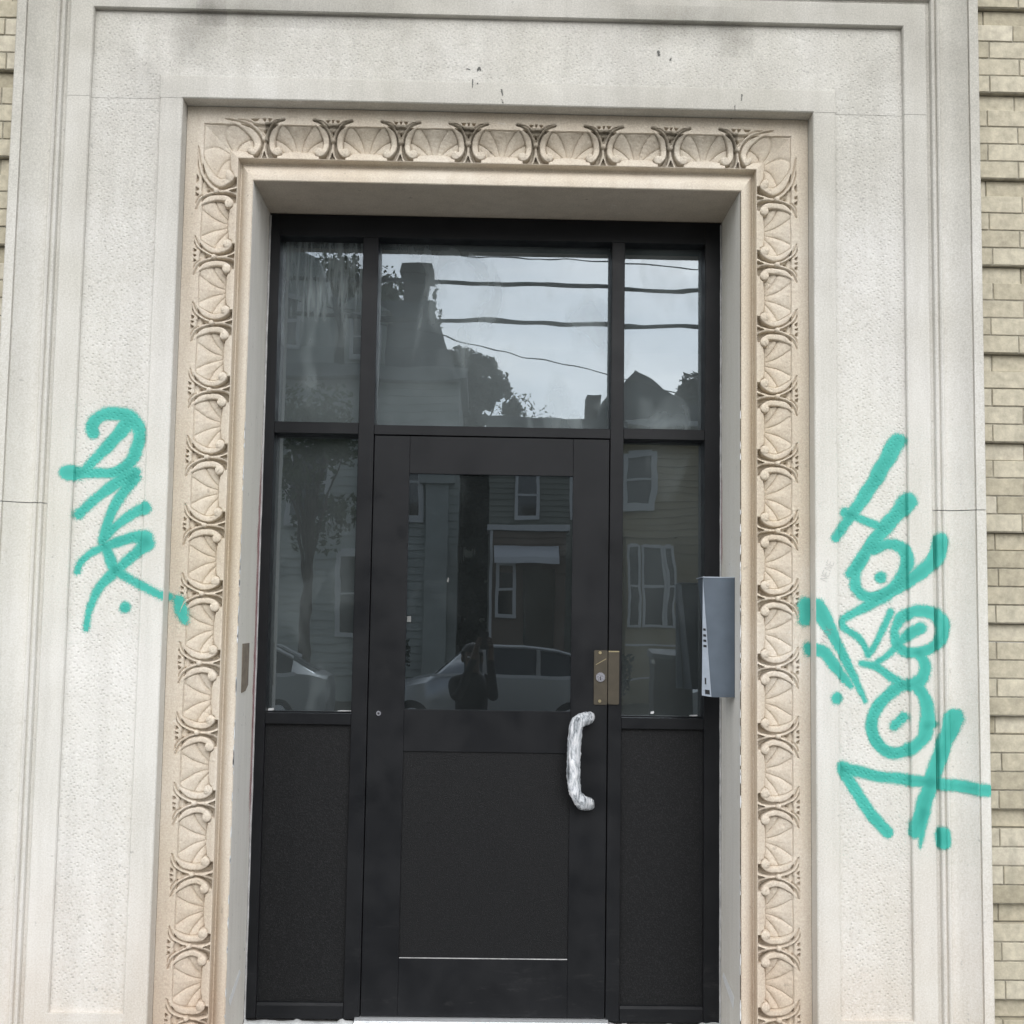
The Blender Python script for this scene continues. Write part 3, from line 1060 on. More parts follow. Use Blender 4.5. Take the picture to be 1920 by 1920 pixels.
def dbox(name, x0, x1, z0, z1, y0=YD, y1=YD + 0.045, mat='metal_paint', ch=0.001):
    return wbuild(MB().box(x0, x1, y0, y1, z0, z1, ch), name, M[mat], door)


GX0, GX1 = -0.3215, 0.3560
dbox("stile", DL, GX0, DB, DT)
dbox("stile", GX1, DR, DB, DT)
dbox("top_rail", GX0 + 0.0003, GX1 - 0.0003, 2.192, DT)
dbox("lock_rail", GX0 + 0.0003, GX1 - 0.0003, 1.057, 1.2235)
dbox("bottom_rail", GX0 + 0.0003, GX1 - 0.0003, DB, 0.238)
dbox("lower_panel", GX0, GX1, 0.23, 1.06, YD + 0.007, YD + 0.02, 'embossed', 0.0)
pane("glass_pane", GX0 - 0.004, GX1 + 0.004, 1.22, 2.196, YD + 0.014, 'glass_door', door, 0.0, 0.0)
wbuild(MB().box(GX0 + 0.002, GX1 - 0.002, YD + 0.0005, YD + 0.007, 0.2382, 0.2405), "drip_bead", M['caulk'], door)
wbuild(MB().box(GX0 + 0.002, GX1 - 0.002, YD + 0.003, YD + 0.010, 1.2238, 1.2262), "glazing_bead", M['metal_paint'], door)
for zz in ((0.0, 2.35),):
    wbuild(MB().box(-0.4712, DL, YD + 0.03, YD + 0.06, 0.0, 2.35).box(DR, 0.5092, YD + 0.03, YD + 0.06, 0.0, 2.35).box(DL, DR, YD + 0.03, YD + 0.06, DT, 2.3515), "door_seal", M['black_gap'], frame)
for pts_ in ([(-0.3185, 1.580), (-0.3020, 1.580), (-0.3025, 1.604), (-0.3190, 1.603)], [(-0.1590, 1.748), (-0.1520, 1.744), (-0.1500, 1.760), (-0.1540, 1.766)]):
    wbuild(MB().prism(pts_, 'y', YD + 0.0095, YD + 0.0105), "paper_scrap", M['scrap'], door)
# small rivet on the hinge stile
rv = wbuild(MB().disc((-0.425, 1.208), 0.010, YD - 0.0025, YD + 0.001, 18), "rivet", M['chrome'], door, 40)
h_ = wbuild(MB().disc((-0.425, 1.208), 0.0045, YD - 0.0032, YD - 0.0024, 12), "rivet_hole", M['keyway'], rv)
h_.matrix_parent_inverse = Matrix.Identity(4)
rv.matrix_parent_inverse = Matrix.Translation(-door.location)


def sub(mb, name, mat, part, smooth=None):
    """a sub-part given in world coordinates, under a part whose own mesh is in world coordinates"""
    o = mb.build(name, mat, None, smooth)
    o.parent = part
    return o


# latch guard: plate on the door, lapping plate on the frame side
def plate(x0, x1, z0, z1, y0, y1, r=0.006):
    poly = []
    for cx, cz, a0 in ((x1 - r, z1 - r, 0), (x0 + r, z1 - r, 90), (x0 + r, z0 + r, 180), (x1 - r, z0 + r, 270)):
        for k in range(5):
            a = R(a0 + 22.5 * k)
            poly.append((cx + r * math.cos(a), cz + r * math.sin(a)))
    return MB().prism(poly, 'y', y0, y1)


guard = wbuild(plate(0.4500, 0.5055, 1.2555, 1.4765, YD - 0.005, YD - 0.0005), "latch_guard", M['bronze'], door)
guard_lap = wbuild(plate(0.5080, 0.5530, 1.2575, 1.4755, YD - 0.011, YD - 0.006), "latch_guard", M['bronze'], door)
sub(MB().box(0.5085, 0.5525, YD - 0.0112, YD - 0.006, 1.4700, 1.4745), "worn_edge", M['brass'], guard_lap)
for z in (1.4665, 1.2700):
    sub(MB().disc((0.4745, z), 0.0062, YD - 0.0085, YD - 0.0045, 16), "screw", M['brass'], guard, 40)
sc_ = MB().prism([(0.4565, 1.4180), (0.4585, 1.4165), (0.5010, 1.4410), (0.4985, 1.4430)], 'y', YD - 0.0056, YD - 0.0049)
sub(sc_, "scratch", M['brass'], guard)
sub(MB().disc((0.4765, 1.3670), 0.0192, YD - 0.0105, YD - 0.0045, 28), "lock_cylinder", M['chrome'], guard, 40)
sub(MB().disc((0.4765, 1.3670), 0.0130, YD - 0.0120, YD - 0.0104, 24), "lock_plug", M['chrome'], guard, 40)
sub(MB().box(0.4748, 0.4782, YD - 0.0126, YD - 0.0119, 1.3560, 1.3690), "keyhole", M['keyway'], guard)

# pull handle, still wrapped in cling film
hp = crom([(0.4440, YD, 1.2020), (0.4300, YD - 0.035, 1.2030), (0.4000, YD - 0.058, 1.1960), (0.3755, YD - 0.064, 1.1700), (0.3690, YD - 0.066, 1.1000),
           (0.3665, YD - 0.067, 1.0300), (0.3680, YD - 0.066, 0.9600), (0.3770, YD - 0.064, 0.9050), (0.4020, YD - 0.056, 0.8700), (0.4300, YD - 0.034, 0.8600), (0.4440, YD, 0.8630)], 10)
handle = wbuild(MB().tube(hp, 0.0125, 12), "pull_handle", M['chrome'], door, 60)
P, n = [], len(hp)
seg = 28
for i, p in enumerate(hp):
    d = (Vector(hp[min(i + 1, n - 1)]) - Vector(hp[max(i - 1, 0)])).normalized()
    s_ = d.cross(Vector((0, 1, 0))).normalized()
    t_ = s_.cross(d)
    f = i / (n - 1)
    base = 0.0180 + 0.0058 * math.sin(math.pi * min(1, f * 1.15)) + (0.006 if f > 0.72 else 0) * math.sin(math.pi * (f - 0.72) / 0.28) + (0.002 if f < 0.36 else 0) * math.sin(math.pi * f / 0.36)
    base *= 0.82 if f < 0.06 or f > 0.96 else 1.0
    row = []
    for k in range(seg):
        a = 2 * math.pi * k / seg
        q = Vector((math.cos(a) * 2, math.sin(a) * 2, f * 16 + a * 0.8))
        rr_ = base * (1 + 0.16 * mnoise.noise(q * 1.1) + 0.20 * abs(mnoise.noise(q * 2.7)) + (0.16 if 2.6 < a < 3.6 else 0) * max(0, mnoise.noise(Vector((f * 9, 3, 1)))))
        row.append(tuple(Vector(p) + (s_ * math.cos(a) * 1.08 + t_ * math.sin(a) * 0.8) * rr_))
    row.append(row[0])
    P.append(row)
wrap_mb = MB().grid(np.array(P))
sub(wrap_mb, "plastic_wrap", M['wrap'], handle, 180)

# ------------------------------------------------------------------ threshold and plaster left round its foot
th = MB().prism([(YF - 0.060, -0.016), (YF - 0.050, 0.001), (YF - 0.012, 0.0085), (YF + 0.05, 0.0085), (YF + 0.05, -0.016)], 'x', -0.490, 0.519)
th.box(-0.488, 0.517, YF - 0.040, YF - 0.036, 0.0015, 0.0062)
tag(th.build("threshold", M['alu']), "bright aluminium threshold strip on the sill under the door", "threshold")
def plaster(x0, x1, seedv, name, label):
    mb = MB(); P = []
    nn = 40
    for i in range(nn + 1):
        x = x0 + (x1 - x0) * i / nn
        hgt = 0.004 + 0.020 * max(0.0, mnoise.noise(Vector((x * 9, seedv, 0)))) + 0.028 * max(0.0, mnoise.noise(Vector((x * 23, seedv, 3))) - 0.15)
        dep = 0.030 + 0.02 * mnoise.noise(Vector((x * 7, seedv, 9)))
        P.append([(x, YF - 0.02 - dep, -0.0165), (x, YF - 0.012 - dep * 0.6, -0.010), (x, YF - 0.004, -0.012 + hgt), (x, YF + 0.002, -0.0165 + hgt)])
    mb.grid(np.array(P))
    return tag(mb.build(name, M['white_caulk'], None, 60), label, "plaster", "ragged plaster along the foot of the frame")
plaster(OXL + 0.005, -0.495, 2.0, "plaster_fillet", "ragged white plaster along the foot of the left sidelight")
plaster(0.524, OXR - 0.005, 8.0, "plaster_fillet", "ragged white plaster along the foot of the right sidelight")

# ------------------------------------------------------------------ entry phone on the right reveal
ip = thing("entry_phone", "blue grey steel entry phone box fixed to the right reveal", "entry phone", (OXR, 0.22, 1.54))
xw = OXR - 0.0005
z0, z1 = 1.306, 1.768
# cheek towards the street (its left edge leans in towards the foot), back cheek, sloping face between
near, far_ = 0.185, 0.335
cheek = [(0.848, z1), (xw, z1), (xw, z0), (0.882, z0)]
mb = MB().prism([(x, z) for x, z in cheek], 'y', near, near + 0.004)
wbuild(mb, "street_cheek", M['steel_box'], ip)
cheek2 = [(0.852, z1 - 0.004), (xw, z1 - 0.004), (xw, z0 + 0.004), (0.900, z0 + 0.004)]
wbuild(MB().prism(cheek2, 'y', far_ - 0.004, far_), "door_cheek", M['steel_box'], ip)
mb = MB()
mb.v = [(0.8485, near + 0.0042, z1), (0.852, far_ - 0.004, z1 - 0.004), (0.900, far_ - 0.004, z0 + 0.004), (0.8825, near + 0.0042, z0),
        (xw, near + 0.0042, z1), (xw, far_ - 0.004, z1 - 0.004), (xw, far_ - 0.004, z0 + 0.004), (xw, near + 0.0042, z0)]
mb.f = [(0, 1, 2, 3), (0, 4, 5, 1), (3, 2, 6, 7)]
wbuild(mb, "face_plate", M['steel_box'], ip)
wbuild(MB().box(0.846, xw, near - 0.002, far_ + 0.002, z1 + 0.0002, z1 + 0.0035), "top_cap", M['steel_plate'], ip)
# bright wedge-shaped keypad strip standing off the sloping face
mb = MB()
A_, B_, C_ = (0.8478, near + 0.001, z1 - 0.004), (0.8478, near + 0.020, z0 + 0.005), (0.8815, near - 0.0005, z0 + 0.001)
mb.v = [A_, B_, C_, (A_[0] + 0.002, A_[1] + 0.004, A_[2]), (B_[0] + 0.03, B_[1] + 0.004, B_[2]), (C_[0] + 0.004, C_[1] + 0.004, C_[2])]
mb.f = [(0, 1, 2), (3, 5, 4), (0, 3, 4, 1), (1, 4, 5, 2), (2, 5, 3, 0)]
kp = wbuild(mb, "keypad_strip", M['steel_plate'], ip)
def on_strip(u, v):
    """point on the strip: v 0..1 from top to foot, u 0..1 from its free edge to the cheek"""
    a = Vector(A_).lerp(Vector(B_), v); b = Vector(A_).lerp(Vector(C_), v)
    return a.lerp(b, u)
def strip_quad(u0, u1, v0, v1, name, mat):
    mb = MB(); q = [on_strip(u0, v0), on_strip(u1, v0), on_strip(u1, v1), on_strip(u0, v1)]
    nrm = (Vector(B_) - Vector(A_)).cross(Vector(C_) - Vector(A_)).normalized()
    if nrm.y > 0: nrm = -nrm
    mb.v = [tuple(p + nrm * 0.0012) for p in q] + [tuple(p) for p in q]
    mb.f = [(0, 1, 2, 3), (0, 4, 5, 1), (1, 5, 6, 2), (2, 6, 7, 3), (3, 7, 4, 0)]
    return sub(mb, name, mat, kp)
for v in (0.425, 0.475, 0.52, 0.565):
    strip_quad(0.22, 0.80, v, v + 0.020, "call_button", M['black_plastic'])
strip_quad(0.35, 0.52, 0.845, 0.90, "card_slot", M['black_plastic'])
strip_quad(0.36, 0.86, 0.945, 0.982, "sensor_window", M['black_plastic'])

# ------------------------------------------------------------------ odds and ends on the reveals
def slab_x(x, pts, thick, name, mat):
    """thin plate lying on a reveal: pts are (y, z)"""
    return MB().prism(pts, 'x', x, x + thick).build(name, M[mat])


o = slab_x(OXL + 0.0008, [(0.175, 1.484), (0.318, 1.486), (0.318, 1.322), (0.262, 1.300), (0.178, 1.296)], 0.0022, "bare_patch", 'taupe')
tag(o, "bare brown patch of an old fitting on the left reveal", "patch")
o = slab_x(OXL + 0.0008, [(0.345, 0.222), (0.372, 0.204), (0.165, 0.132), (0.135, 0.160)], 0.0012, "tape_strip", 'tape')
tag(o, "pale tape strip stuck slantwise low on the left reveal", "tape", "tape left on the reveals")
o = slab_x(OXR - 0.0020, [(0.415, 0.212), (0.440, 0.190), (0.205, 0.128), (0.192, 0.178)], 0.0012, "tape_strip", 'tape')
tag(o, "white torn tape strip stuck slantwise low on the right reveal", "tape", "tape left on the reveals")

# ------------------------------------------------------------------ sprayed and smudged marks, laid on the relief of the stone
def surf_y(X, Z):
    s = np.maximum(np.maximum(XL - X, X - XR), Z - ZT)
    y = prof_at(np.clip(s, 0, 1))
    pan = (s > S_PAN0) & (s < S_PAN1) & (Z > PAN_Z0)
    y = np.where((s > S_PAN0 - 0.004) & (s < S_PAN1 + 0.004) & (Z < PAN_Z0), 0.0, y)
    lp = np.array([q for q in LINTEL if q[1] < 0.05][1:])
    y = np.where((Z > ZT) & (s < S_BORD - 0.004), np.interp(s, lp[:, 0], lp[:, 1]), y)
    y = np.where(s < 0, 0.080, y)
    return y, (pan & (Z > PAN_Z0)).astype(float)


def sprayed(name, strokes, cell, mat, soft=0.008, off=0.0024, inner=False, cell_x=None):
    strokes = [crom(st, 7) for st in strokes]
    allp = np.array([p for st in strokes for p in st])
    pad = 0.03
    xs = np.arange(allp[:, 0].min() - allp[:, 2].max() - pad, allp[:, 0].max() + allp[:, 2].max() + pad, cell_x or cell)
    zs = np.arange(allp[:, 1].min() - allp[:, 2].max() - pad, allp[:, 1].max() + allp[:, 2].max() + pad, cell)
    X, Z = np.meshgrid(xs, zs, indexing='ij')
    cover = np.zeros(X.shape); dens = np.zeros(X.shape)
    for st in strokes:
        best = np.full(X.shape, -1.0)
        for a, b in zip(st[:-1], st[1:]):
            dx, dz = b[0] - a[0], b[1] - a[1]
            l2 = dx * dx + dz * dz + 1e-12
            x0, x1 = min(a[0], b[0]) - 0.09, max(a[0], b[0]) + 0.09
            i0, i1 = np.searchsorted(xs, (x0, x1)); 
            z0_, z1_ = min(a[1], b[1]) - 0.09, max(a[1], b[1]) + 0.09
            j0, j1 = np.searchsorted(zs, (z0_, z1_))
            xx, zz = X[i0:i1, j0:j1], Z[i0:i1, j0:j1]
            t_ = np.clip(((xx - a[0]) * dx + (zz - a[1]) * dz) / l2, 0, 1)
            d = np.hypot(xx - a[0] - t_ * dx, zz - a[1] - t_ * dz)
            r = 0.0035 * (soft > 0.006) + (a[2] + t_ * (b[2] - a[2])) * (1 + 0.05 * np.sin(xx * 61 + zz * 43) + 0.04 * np.sin(xx * 37 - zz * 91 + 2))
            best[i0:i1, j0:j1] = np.maximum(best[i0:i1, j0:j1], (r - d) / soft)
        c_ = np.maximum(np.clip(0.5 + best * 0.5, 0, 1), 0.34 * np.exp(np.minimum(best, 0) * soft / 0.016) * (best > -6) * (soft > 0.006))
        cover = np.maximum(cover, c_)
        dens += np.clip(best / 2.0, 0, 1) * 0.55
    cover = cover ** 1.5
    Y, pan = surf_y(X, Z)
    # sit in front of whatever relief is next to each point
    Ym = Y.copy()
    for dx_ in (-2, -1, 1, 2):
        Ym = np.minimum(Ym, np.where(np.abs(np.roll(Y, dx_, 0) - Y) < 0.02, np.roll(Y, dx_, 0), Y))
    Yp = Ym - off
    if inner:       # the dab that landed on the set-back fillet only
        cover = np.where(np.maximum(XL - X, X - XR) < -0.003, cover, 0.0)
    keep = cover > 0.02
    idx = -np.ones(X.shape, int)
    quads = (keep[:-1, :-1] & keep[1:, :-1] & keep[:-1, 1:] & keep[1:, 1:]) if inner else (keep[:-1, :-1] | keep[1:, :-1] | keep[:-1, 1:] | keep[1:, 1:])
    rng_y = np.maximum.reduce([Yp[:-1, :-1], Yp[1:, :-1], Yp[:-1, 1:], Yp[1:, 1:]]) - np.minimum.reduce([Yp[:-1, :-1], Yp[1:, :-1], Yp[:-1, 1:], Yp[1:, 1:]])
    quads &= rng_y < 0.035
    ii, jj = np.nonzero(quads)
    use = np.zeros(X.shape, bool)
    for a, b in ((0, 0), (1, 0), (1, 1), (0, 1)):
        use[ii + a, jj + b] = True
    idx[use] = np.arange(use.sum())
    verts = np.stack([X[use], Yp[use], Z[use]], -1)
    faces = np.stack([idx[ii, jj], idx[ii + 1, jj], idx[ii + 1, jj + 1], idx[ii, jj + 1]], -1)
    me = bpy.data.meshes.new(name)
    me.from_pydata(verts.tolist(), [], faces.tolist())
    me.update()
    ca = me.color_attributes.new("cover", 'FLOAT_COLOR', 'POINT')
    colr = np.ones((use.sum(), 4), np.float32)
    colr[:, 0] = cover[use]; colr[:, 1] = np.clip(dens[use], 0, 1); colr[:, 2] = pan[use]
    ca.data.foreach_set("color", colr.ravel())
    return link(name, me, mat, None, 30)


TAG_LEFT = [[(-1.491,2.269,0.0241),(-1.495,2.298,0.0241),(-1.473,2.328,0.0241),(-1.431,2.344,0.0241),(-1.379,2.341,0.0264),(-1.338,2.316,0.0264),(-1.315,2.272,0.0241),(-1.32,2.223,0.0241),(-1.336,2.179,0.0241),(-1.363,2.141,0.0241),(-1.399,2.12,0.0218),(-1.45,2.118,0.0183),(-1.507,2.117,0.0206),(-1.564,2.114,0.0286),(-1.582,2.114,0.0241)],[(-1.366,2.303,0.0286),(-1.415,2.239,0.0241),(-1.464,2.186,0.0206),(-1.508,2.136,0.0172),(-1.535,2.112,0.0172)],[(-1.327,2.119,0.0241),(-1.386,2.086,0.0241),(-1.447,2.039,0.0195),(-1.501,1.989,0.0183),(-1.53,1.961,0.0195)],[(-1.327,2.104,0.0241),(-1.362,2.052,0.0218),(-1.394,2.002,0.0195),(-1.414,1.95,0.0189),(-1.429,1.898,0.0178),(-1.439,1.861,0.0178)],[(-1.439,1.858,0.016),(-1.401,1.905,0.016),(-1.357,1.945,0.0183),(-1.313,1.975,0.0206),(-1.282,1.987,0.0252)],[(-1.526,1.745,0.0126),(-1.516,1.776,0.0137),(-1.482,1.812,0.0137),(-1.438,1.835,0.0149),(-1.376,1.859,0.0195),(-1.32,1.876,0.0218),(-1.272,1.872,0.0309)],[(-1.427,1.841,0.0183),(-1.408,1.802,0.0206),(-1.389,1.756,0.0206)],[(-1.268,1.855,0.0309),(-1.318,1.809,0.0206),(-1.356,1.774,0.0195),(-1.389,1.745,0.0206),(-1.432,1.699,0.0183),(-1.463,1.641,0.0143),(-1.478,1.584,0.0126),(-1.484,1.532,0.0109)],[(-1.389,1.759,0.0195),(-1.337,1.723,0.016),(-1.279,1.695,0.0155),(-1.233,1.673,0.0149),(-1.194,1.657,0.0149)],[(-1.343,1.615,0.0206),(-1.343,1.614,0.0206)]]
TAG_LEFT_FAR = [[(-1.16,1.642,0.021),(-1.147,1.602,0.0233),(-1.133,1.572,0.0163)]]
TAG_RIGHT = [[(1.562,2.291,0.0323),(1.517,2.213,0.0305),(1.462,2.12,0.0269),(1.406,2.037,0.0233),(1.36,1.973,0.0197),(1.321,1.918,0.0179)],[(1.598,2.061,0.034),(1.551,2.004,0.0287),(1.487,1.93,0.0269),(1.432,1.857,0.0224),(1.377,1.784,0.0179)],[(1.359,2.017,0.0179),(1.424,1.992,0.0152),(1.496,1.962,0.017)],[(1.468,1.875,0.0179),(1.523,1.899,0.0197),(1.577,1.882,0.0233),(1.593,1.828,0.0233),(1.567,1.769,0.0197),(1.512,1.714,0.0197),(1.449,1.697,0.0197),(1.402,1.73,0.0215),(1.402,1.793,0.0197),(1.436,1.848,0.0179)],[(1.495,1.772,0.0224),(1.496,1.771,0.0224)],[(1.719,1.911,0.0305),(1.704,1.857,0.0305),(1.658,1.806,0.026),(1.594,1.758,0.0242),(1.521,1.709,0.0224),(1.448,1.666,0.0188),(1.385,1.633,0.0152),(1.345,1.605,0.0134),(1.359,1.575,0.0134),(1.402,1.549,0.0125),(1.429,1.515,0.0116),(1.445,1.478,0.0108)],[(1.531,1.64,0.0143),(1.502,1.579,0.0125),(1.465,1.507,0.0116),(1.442,1.48,0.0108)],[(1.547,1.58,0.0161),(1.575,1.625,0.0215),(1.629,1.648,0.0215),(1.692,1.636,0.0251),(1.726,1.592,0.0251),(1.709,1.538,0.0215),(1.663,1.501,0.0197),(1.6,1.491,0.0197),(1.557,1.517,0.0197),(1.545,1.566,0.0179)],[(1.637,1.583,0.0242),(1.601,1.563,0.0197),(1.564,1.526,0.0152),(1.519,1.481,0.0116),(1.478,1.452,0.0108)],[(1.627,1.492,0.0197),(1.652,1.448,0.0215),(1.647,1.403,0.0233),(1.612,1.374,0.0233),(1.563,1.364,0.0215),(1.499,1.312,0.0224),(1.46,1.25,0.0224),(1.459,1.188,0.0224),(1.49,1.137,0.0224),(1.542,1.116,0.0224),(1.596,1.132,0.0224),(1.641,1.173,0.0242),(1.66,1.226,0.0287),(1.659,1.288,0.0251),(1.643,1.336,0.0233),(1.612,1.374,0.0215)],[(1.419,1.448,0.0125),(1.473,1.436,0.0143),(1.527,1.401,0.0161),(1.572,1.371,0.0179)],[(1.66,1.221,0.0197),(1.689,1.226,0.0125)],[(1.575,1.249,0.0197),(1.539,1.215,0.0161)],[(1.25,1.656,0.0323),(1.278,1.607,0.0305),(1.303,1.563,0.0233),(1.348,1.479,0.0179),(1.392,1.39,0.0143),(1.432,1.307,0.009)],[(1.244,1.499,0.0215),(1.276,1.486,0.0224),(1.311,1.442,0.0215),(1.347,1.399,0.0179),(1.378,1.363,0.0116)],[(1.321,1.318,0.0224),(1.322,1.317,0.0224)],[(1.342,1.061,0.0233),(1.478,1.03,0.0197),(1.621,1.016,0.0215),(1.746,1.003,0.0215),(1.864,0.989,0.0224)],[(1.342,1.054,0.0215),(1.398,0.967,0.0215),(1.45,0.889,0.0224),(1.512,0.825,0.0215)],[(1.759,1.249,0.0358),(1.724,1.156,0.0287),(1.686,1.059,0.0287),(1.657,0.971,0.0287),(1.629,0.883,0.0287),(1.608,0.826,0.0197)],[(1.642,0.901,0.0215),(1.635,0.831,0.0125),(1.627,0.774,0.0045)],[(1.713,0.819,0.0287),(1.712,0.797,0.0287)]]
TAG_RIGHT_FAR = [[(1.226,1.666,0.0291),(1.222,1.611,0.0273)],[(1.232,1.504,0.0182),(1.236,1.489,0.0164)]]

left_tag = thing("graffiti_tag", "teal spray paint tag with looped scrawl and one dot, on the left jamb", "graffiti", (-1.45, 0.0, 2.0), "teal spray paint tags")
right_tag = thing("graffiti_tag", "long teal spray paint tag ending in a big arrow, on the right jamb", "graffiti", (1.45, 0.0, 1.8), "teal spray paint tags")
for par, st, nm, soft in ((left_tag, TAG_LEFT, "sprayed_lettering", 0.0140), (left_tag, TAG_LEFT_FAR, "stray_dab", 0.016),
                          (right_tag, TAG_RIGHT, "sprayed_lettering", 0.0130), (right_tag, TAG_RIGHT_FAR[:1], "stray_dab", 0.018), (right_tag, TAG_RIGHT_FAR[1:], "stray_dab", 0.018)):
    o = sprayed(nm, st, 0.004, M['teal'], soft, 0.0022 if nm == "stray_dab" else 0.0006, nm == "stray_dab", 0.002)
    o.parent = par
    o.matrix_parent_inverse = Matrix.Translation(-par.location)


def letters(word, x, z, h, ang, r=0.0016):
    G = {'N': [[(0, 0), (0.1, 1), (0.55, 0.05), (0.65, 1)]], 'E': [[(0.55, 1), (0.02, 0.95), (0.0, 0.02), (0.55, 0)], [(0.0, 0.5), (0.45, 0.52)]],
         'M': [[(0, 0), (0.1, 1), (0.35, 0.3), (0.6, 1), (0.7, 0)]], 'Y': [[(0, 1), (0.3, 0.5), (0.6, 1)], [(0.3, 0.5), (0.25, 0)]], 'X': [[(0, 0), (0.6, 1)], [(0, 1), (0.6, 0)]]}
    out, cx = [], 0.0
    ca, sa = math.cos(ang), math.sin(ang)
    for ch in word:
        for st in G[ch]:
            out.append([(x + h * ((cx + a) * ca - b * sa), z + h * ((cx + a) * sa + b * ca), r) for a, b in st])
        cx += 0.9
    return out


o = sprayed("pencil_scribble", letters("NENE", 1.283, 1.752, 0.024, R(68), 0.0012), 0.0012, M['pencil'], 0.0022, 0.0018)
tag(o, "faint grey upright scribble beside the upper part of the right teal tag", "scribble", "grey scribbles beside the right tag")
o = sprayed("pencil_scribble", letters("YMX", 1.283, 1.515, 0.026, R(70), 0.0014), 0.0012, M['pencil'], 0.0016, 0.0032)
tag(o, "dark grey scribble written over the right teal tag near its left strokes", "scribble", "grey scribbles beside the right tag")

# dark nicks and dribbles on the lintel and border
marks = [[(-0.0640, 3.660, .004), (-0.064, 3.6601, .004)], [(-0.0640, 3.716, 0.0045), (-0.058, 3.727, 0.005), (-0.054, 3.718, 0.004)], [(-0.105, 3.721, 0.003), (-0.095, 3.718, 0.003)],
         [(-0.083, 3.676, 0.003), (-0.083, 3.645, 0.002)], [(0.030, 3.637, 0.004), (0.034, 3.615, 0.002)], [(0.031, 3.598, 0.002), (0.036, 3.584, 0.003)],
         [(0.640, 3.812, 0.006), (0.642, 3.798, 0.005)], [(0.690, 3.786, 0.003), (0.686, 3.778, 0.004)], [(0.965, 3.640, 0.0025), (0.963, 3.617, 0.002)], [(0.937, 3.596, 0.0022), (0.937, 3.572, 0.002)],
         [(-1.535, 0.565, 0.010), (-1.53, 0.558, 0.006)], [(1.33, 0.92, 0.005), (1.335, 0.91, 0.004)]]
o = sprayed("dark_nicks", marks[:-2], 0.002, M['soot'], 0.003, 0.0012)
o.parent = surround; o.matrix_parent_inverse = Matrix.Translation(-surround.location)
bloom = [[(-1.12, 3.925, 0.05), (-1.16, 3.86, 0.035), (-1.18, 3.78, 0.015)], [(-1.10, 3.935, 0.03), (-0.80, 3.935, 0.025), (-0.45, 3.935, 0.012)], [(0.55, 3.93, 0.02), (0.9, 3.925, 0.035), (0.95, 3.86, 0.02)]]
for st in bloom:
    o = sprayed("soot_bloom", [st], 0.006, M['grime'], 0.11, 0.0014 + 0.0008 * bloom.index(st))
    o.parent = surround; o.matrix_parent_inverse = Matrix.Translation(-surround.location)

# pink primer left along the edge of the frame, on the reveals
def smear(x, z0, z1, y0, width, seedv, label):
    n = int((z1 - z0) / 0.01)
    P, cov = [], []
    for i in range(n + 1):
        z = z0 + (z1 - z0) * i / n
        f = min(1, 6 * i / n, 6 * (n - i) / n)
        w = width * (0.6 + 0.7 * abs(mnoise.noise(Vector((z * 5, seedv, 0)))) + 0.35 * mnoise.noise(Vector((z * 22, seedv, 4))))
        P.append([(x, y0 - w, z), (x, y0 - w * 0.6, z), (x, y0 - w * 0.25, z), (x, y0, z)])
        blot = max(0.0, mnoise.noise(Vector((z * 8, seedv, 7))) * 1.6)
        cov += [(0.0, 0, 0, 1), (0.45 * f, 0.1, 0, 1), (0.62 * f, 0.25 + blot, 0, 1), (0.75 * f, 0.75 + blot, 0, 1)]
    me = MB().grid(np.array(P)).mesh("primer_smear")
    ca = me.color_attributes.new("cover", 'FLOAT_COLOR', 'POINT')
    ca.data.foreach_set("color", np.clip(np.array(cov, np.float32), 0, 1).ravel())
    return tag(link("primer_smear", me, M['pink'], None, 60), label, "paint smear", "pink smears beside the frame")


smear(OXL + 0.0012, 0.62, 2.36, YF - 0.005, 0.075, 1.0, "long pink primer smear down the left reveal beside the frame")
smear(OXR - 0.0012, 1.80, 2.25, YF - 0.005, 0.022, 5.0, "thin pink primer smear on the right reveal above the entry phone")

# ------------------------------------------------------------------ the vestibule behind the glass
mb = MB()
mb.box(-1.5, 1.5, 3.2, 3.3, ZB, 3.3)
mb.box(-1.6, -1.5, 0.6, 3.3, ZB, 3.3)
mb.box(1.5, 1.6, 0.6, 3.3, ZB, 3.3)
mb.box(-1.6, 1.6, 0.6, 3.3, 3.3, 3.4)
o = mb.build("vestibule_wall", M['interior']); o["kind"] = "structure"
o = MB().box(-1.5, 1.5, 0.61, 3.2, ZB, -0.02).build("vestibule_floor", M['interior_floor']); o["kind"] = "structure"

# ------------------------------------------------------------------ the street behind the camera, seen in the glass
t = NT("asphalt")
c = t.ramp(t.noise(0.8, 5), [(0.3, (0.045, 0.045, 0.047)), (0.7, (0.065, 0.064, 0.063))])
t.color(t.mix(0.3, c, t.ramp(t.noise(120, 3), [(0.3, 0.2), (0.7, 0.8)]), 'OVERLAY')); t.rough(0.9)
M['asphalt'] = t.m
M['concrete'] = plain("pavement_concrete", (0.23, 0.225, 0.215), 0.9, noise_amt=0.15, nscale=2.5, bump=0.002, bscale=60)
M['earth'] = plain("yard_earth", (0.10, 0.09, 0.06), 0.95, noise_amt=0.3, nscale=3)
M['wall_grey'] = plain("pale_green_grey_siding", (0.46, 0.49, 0.46), 0.8, noise_amt=0.1, nscale=1.5)
M['wall_brown'] = plain("red_brown_siding", (0.21, 0.165, 0.13), 0.8, noise_amt=0.12, nscale=1.5)
M['wall_olive'] = plain("olive_grey_siding", (0.27, 0.28, 0.24), 0.8, noise_amt=0.12, nscale=1.5)
M['wall_yellow'] = plain("yellow_ochre_siding", (0.40, 0.335, 0.215), 0.8, noise_amt=0.1, nscale=1.5)
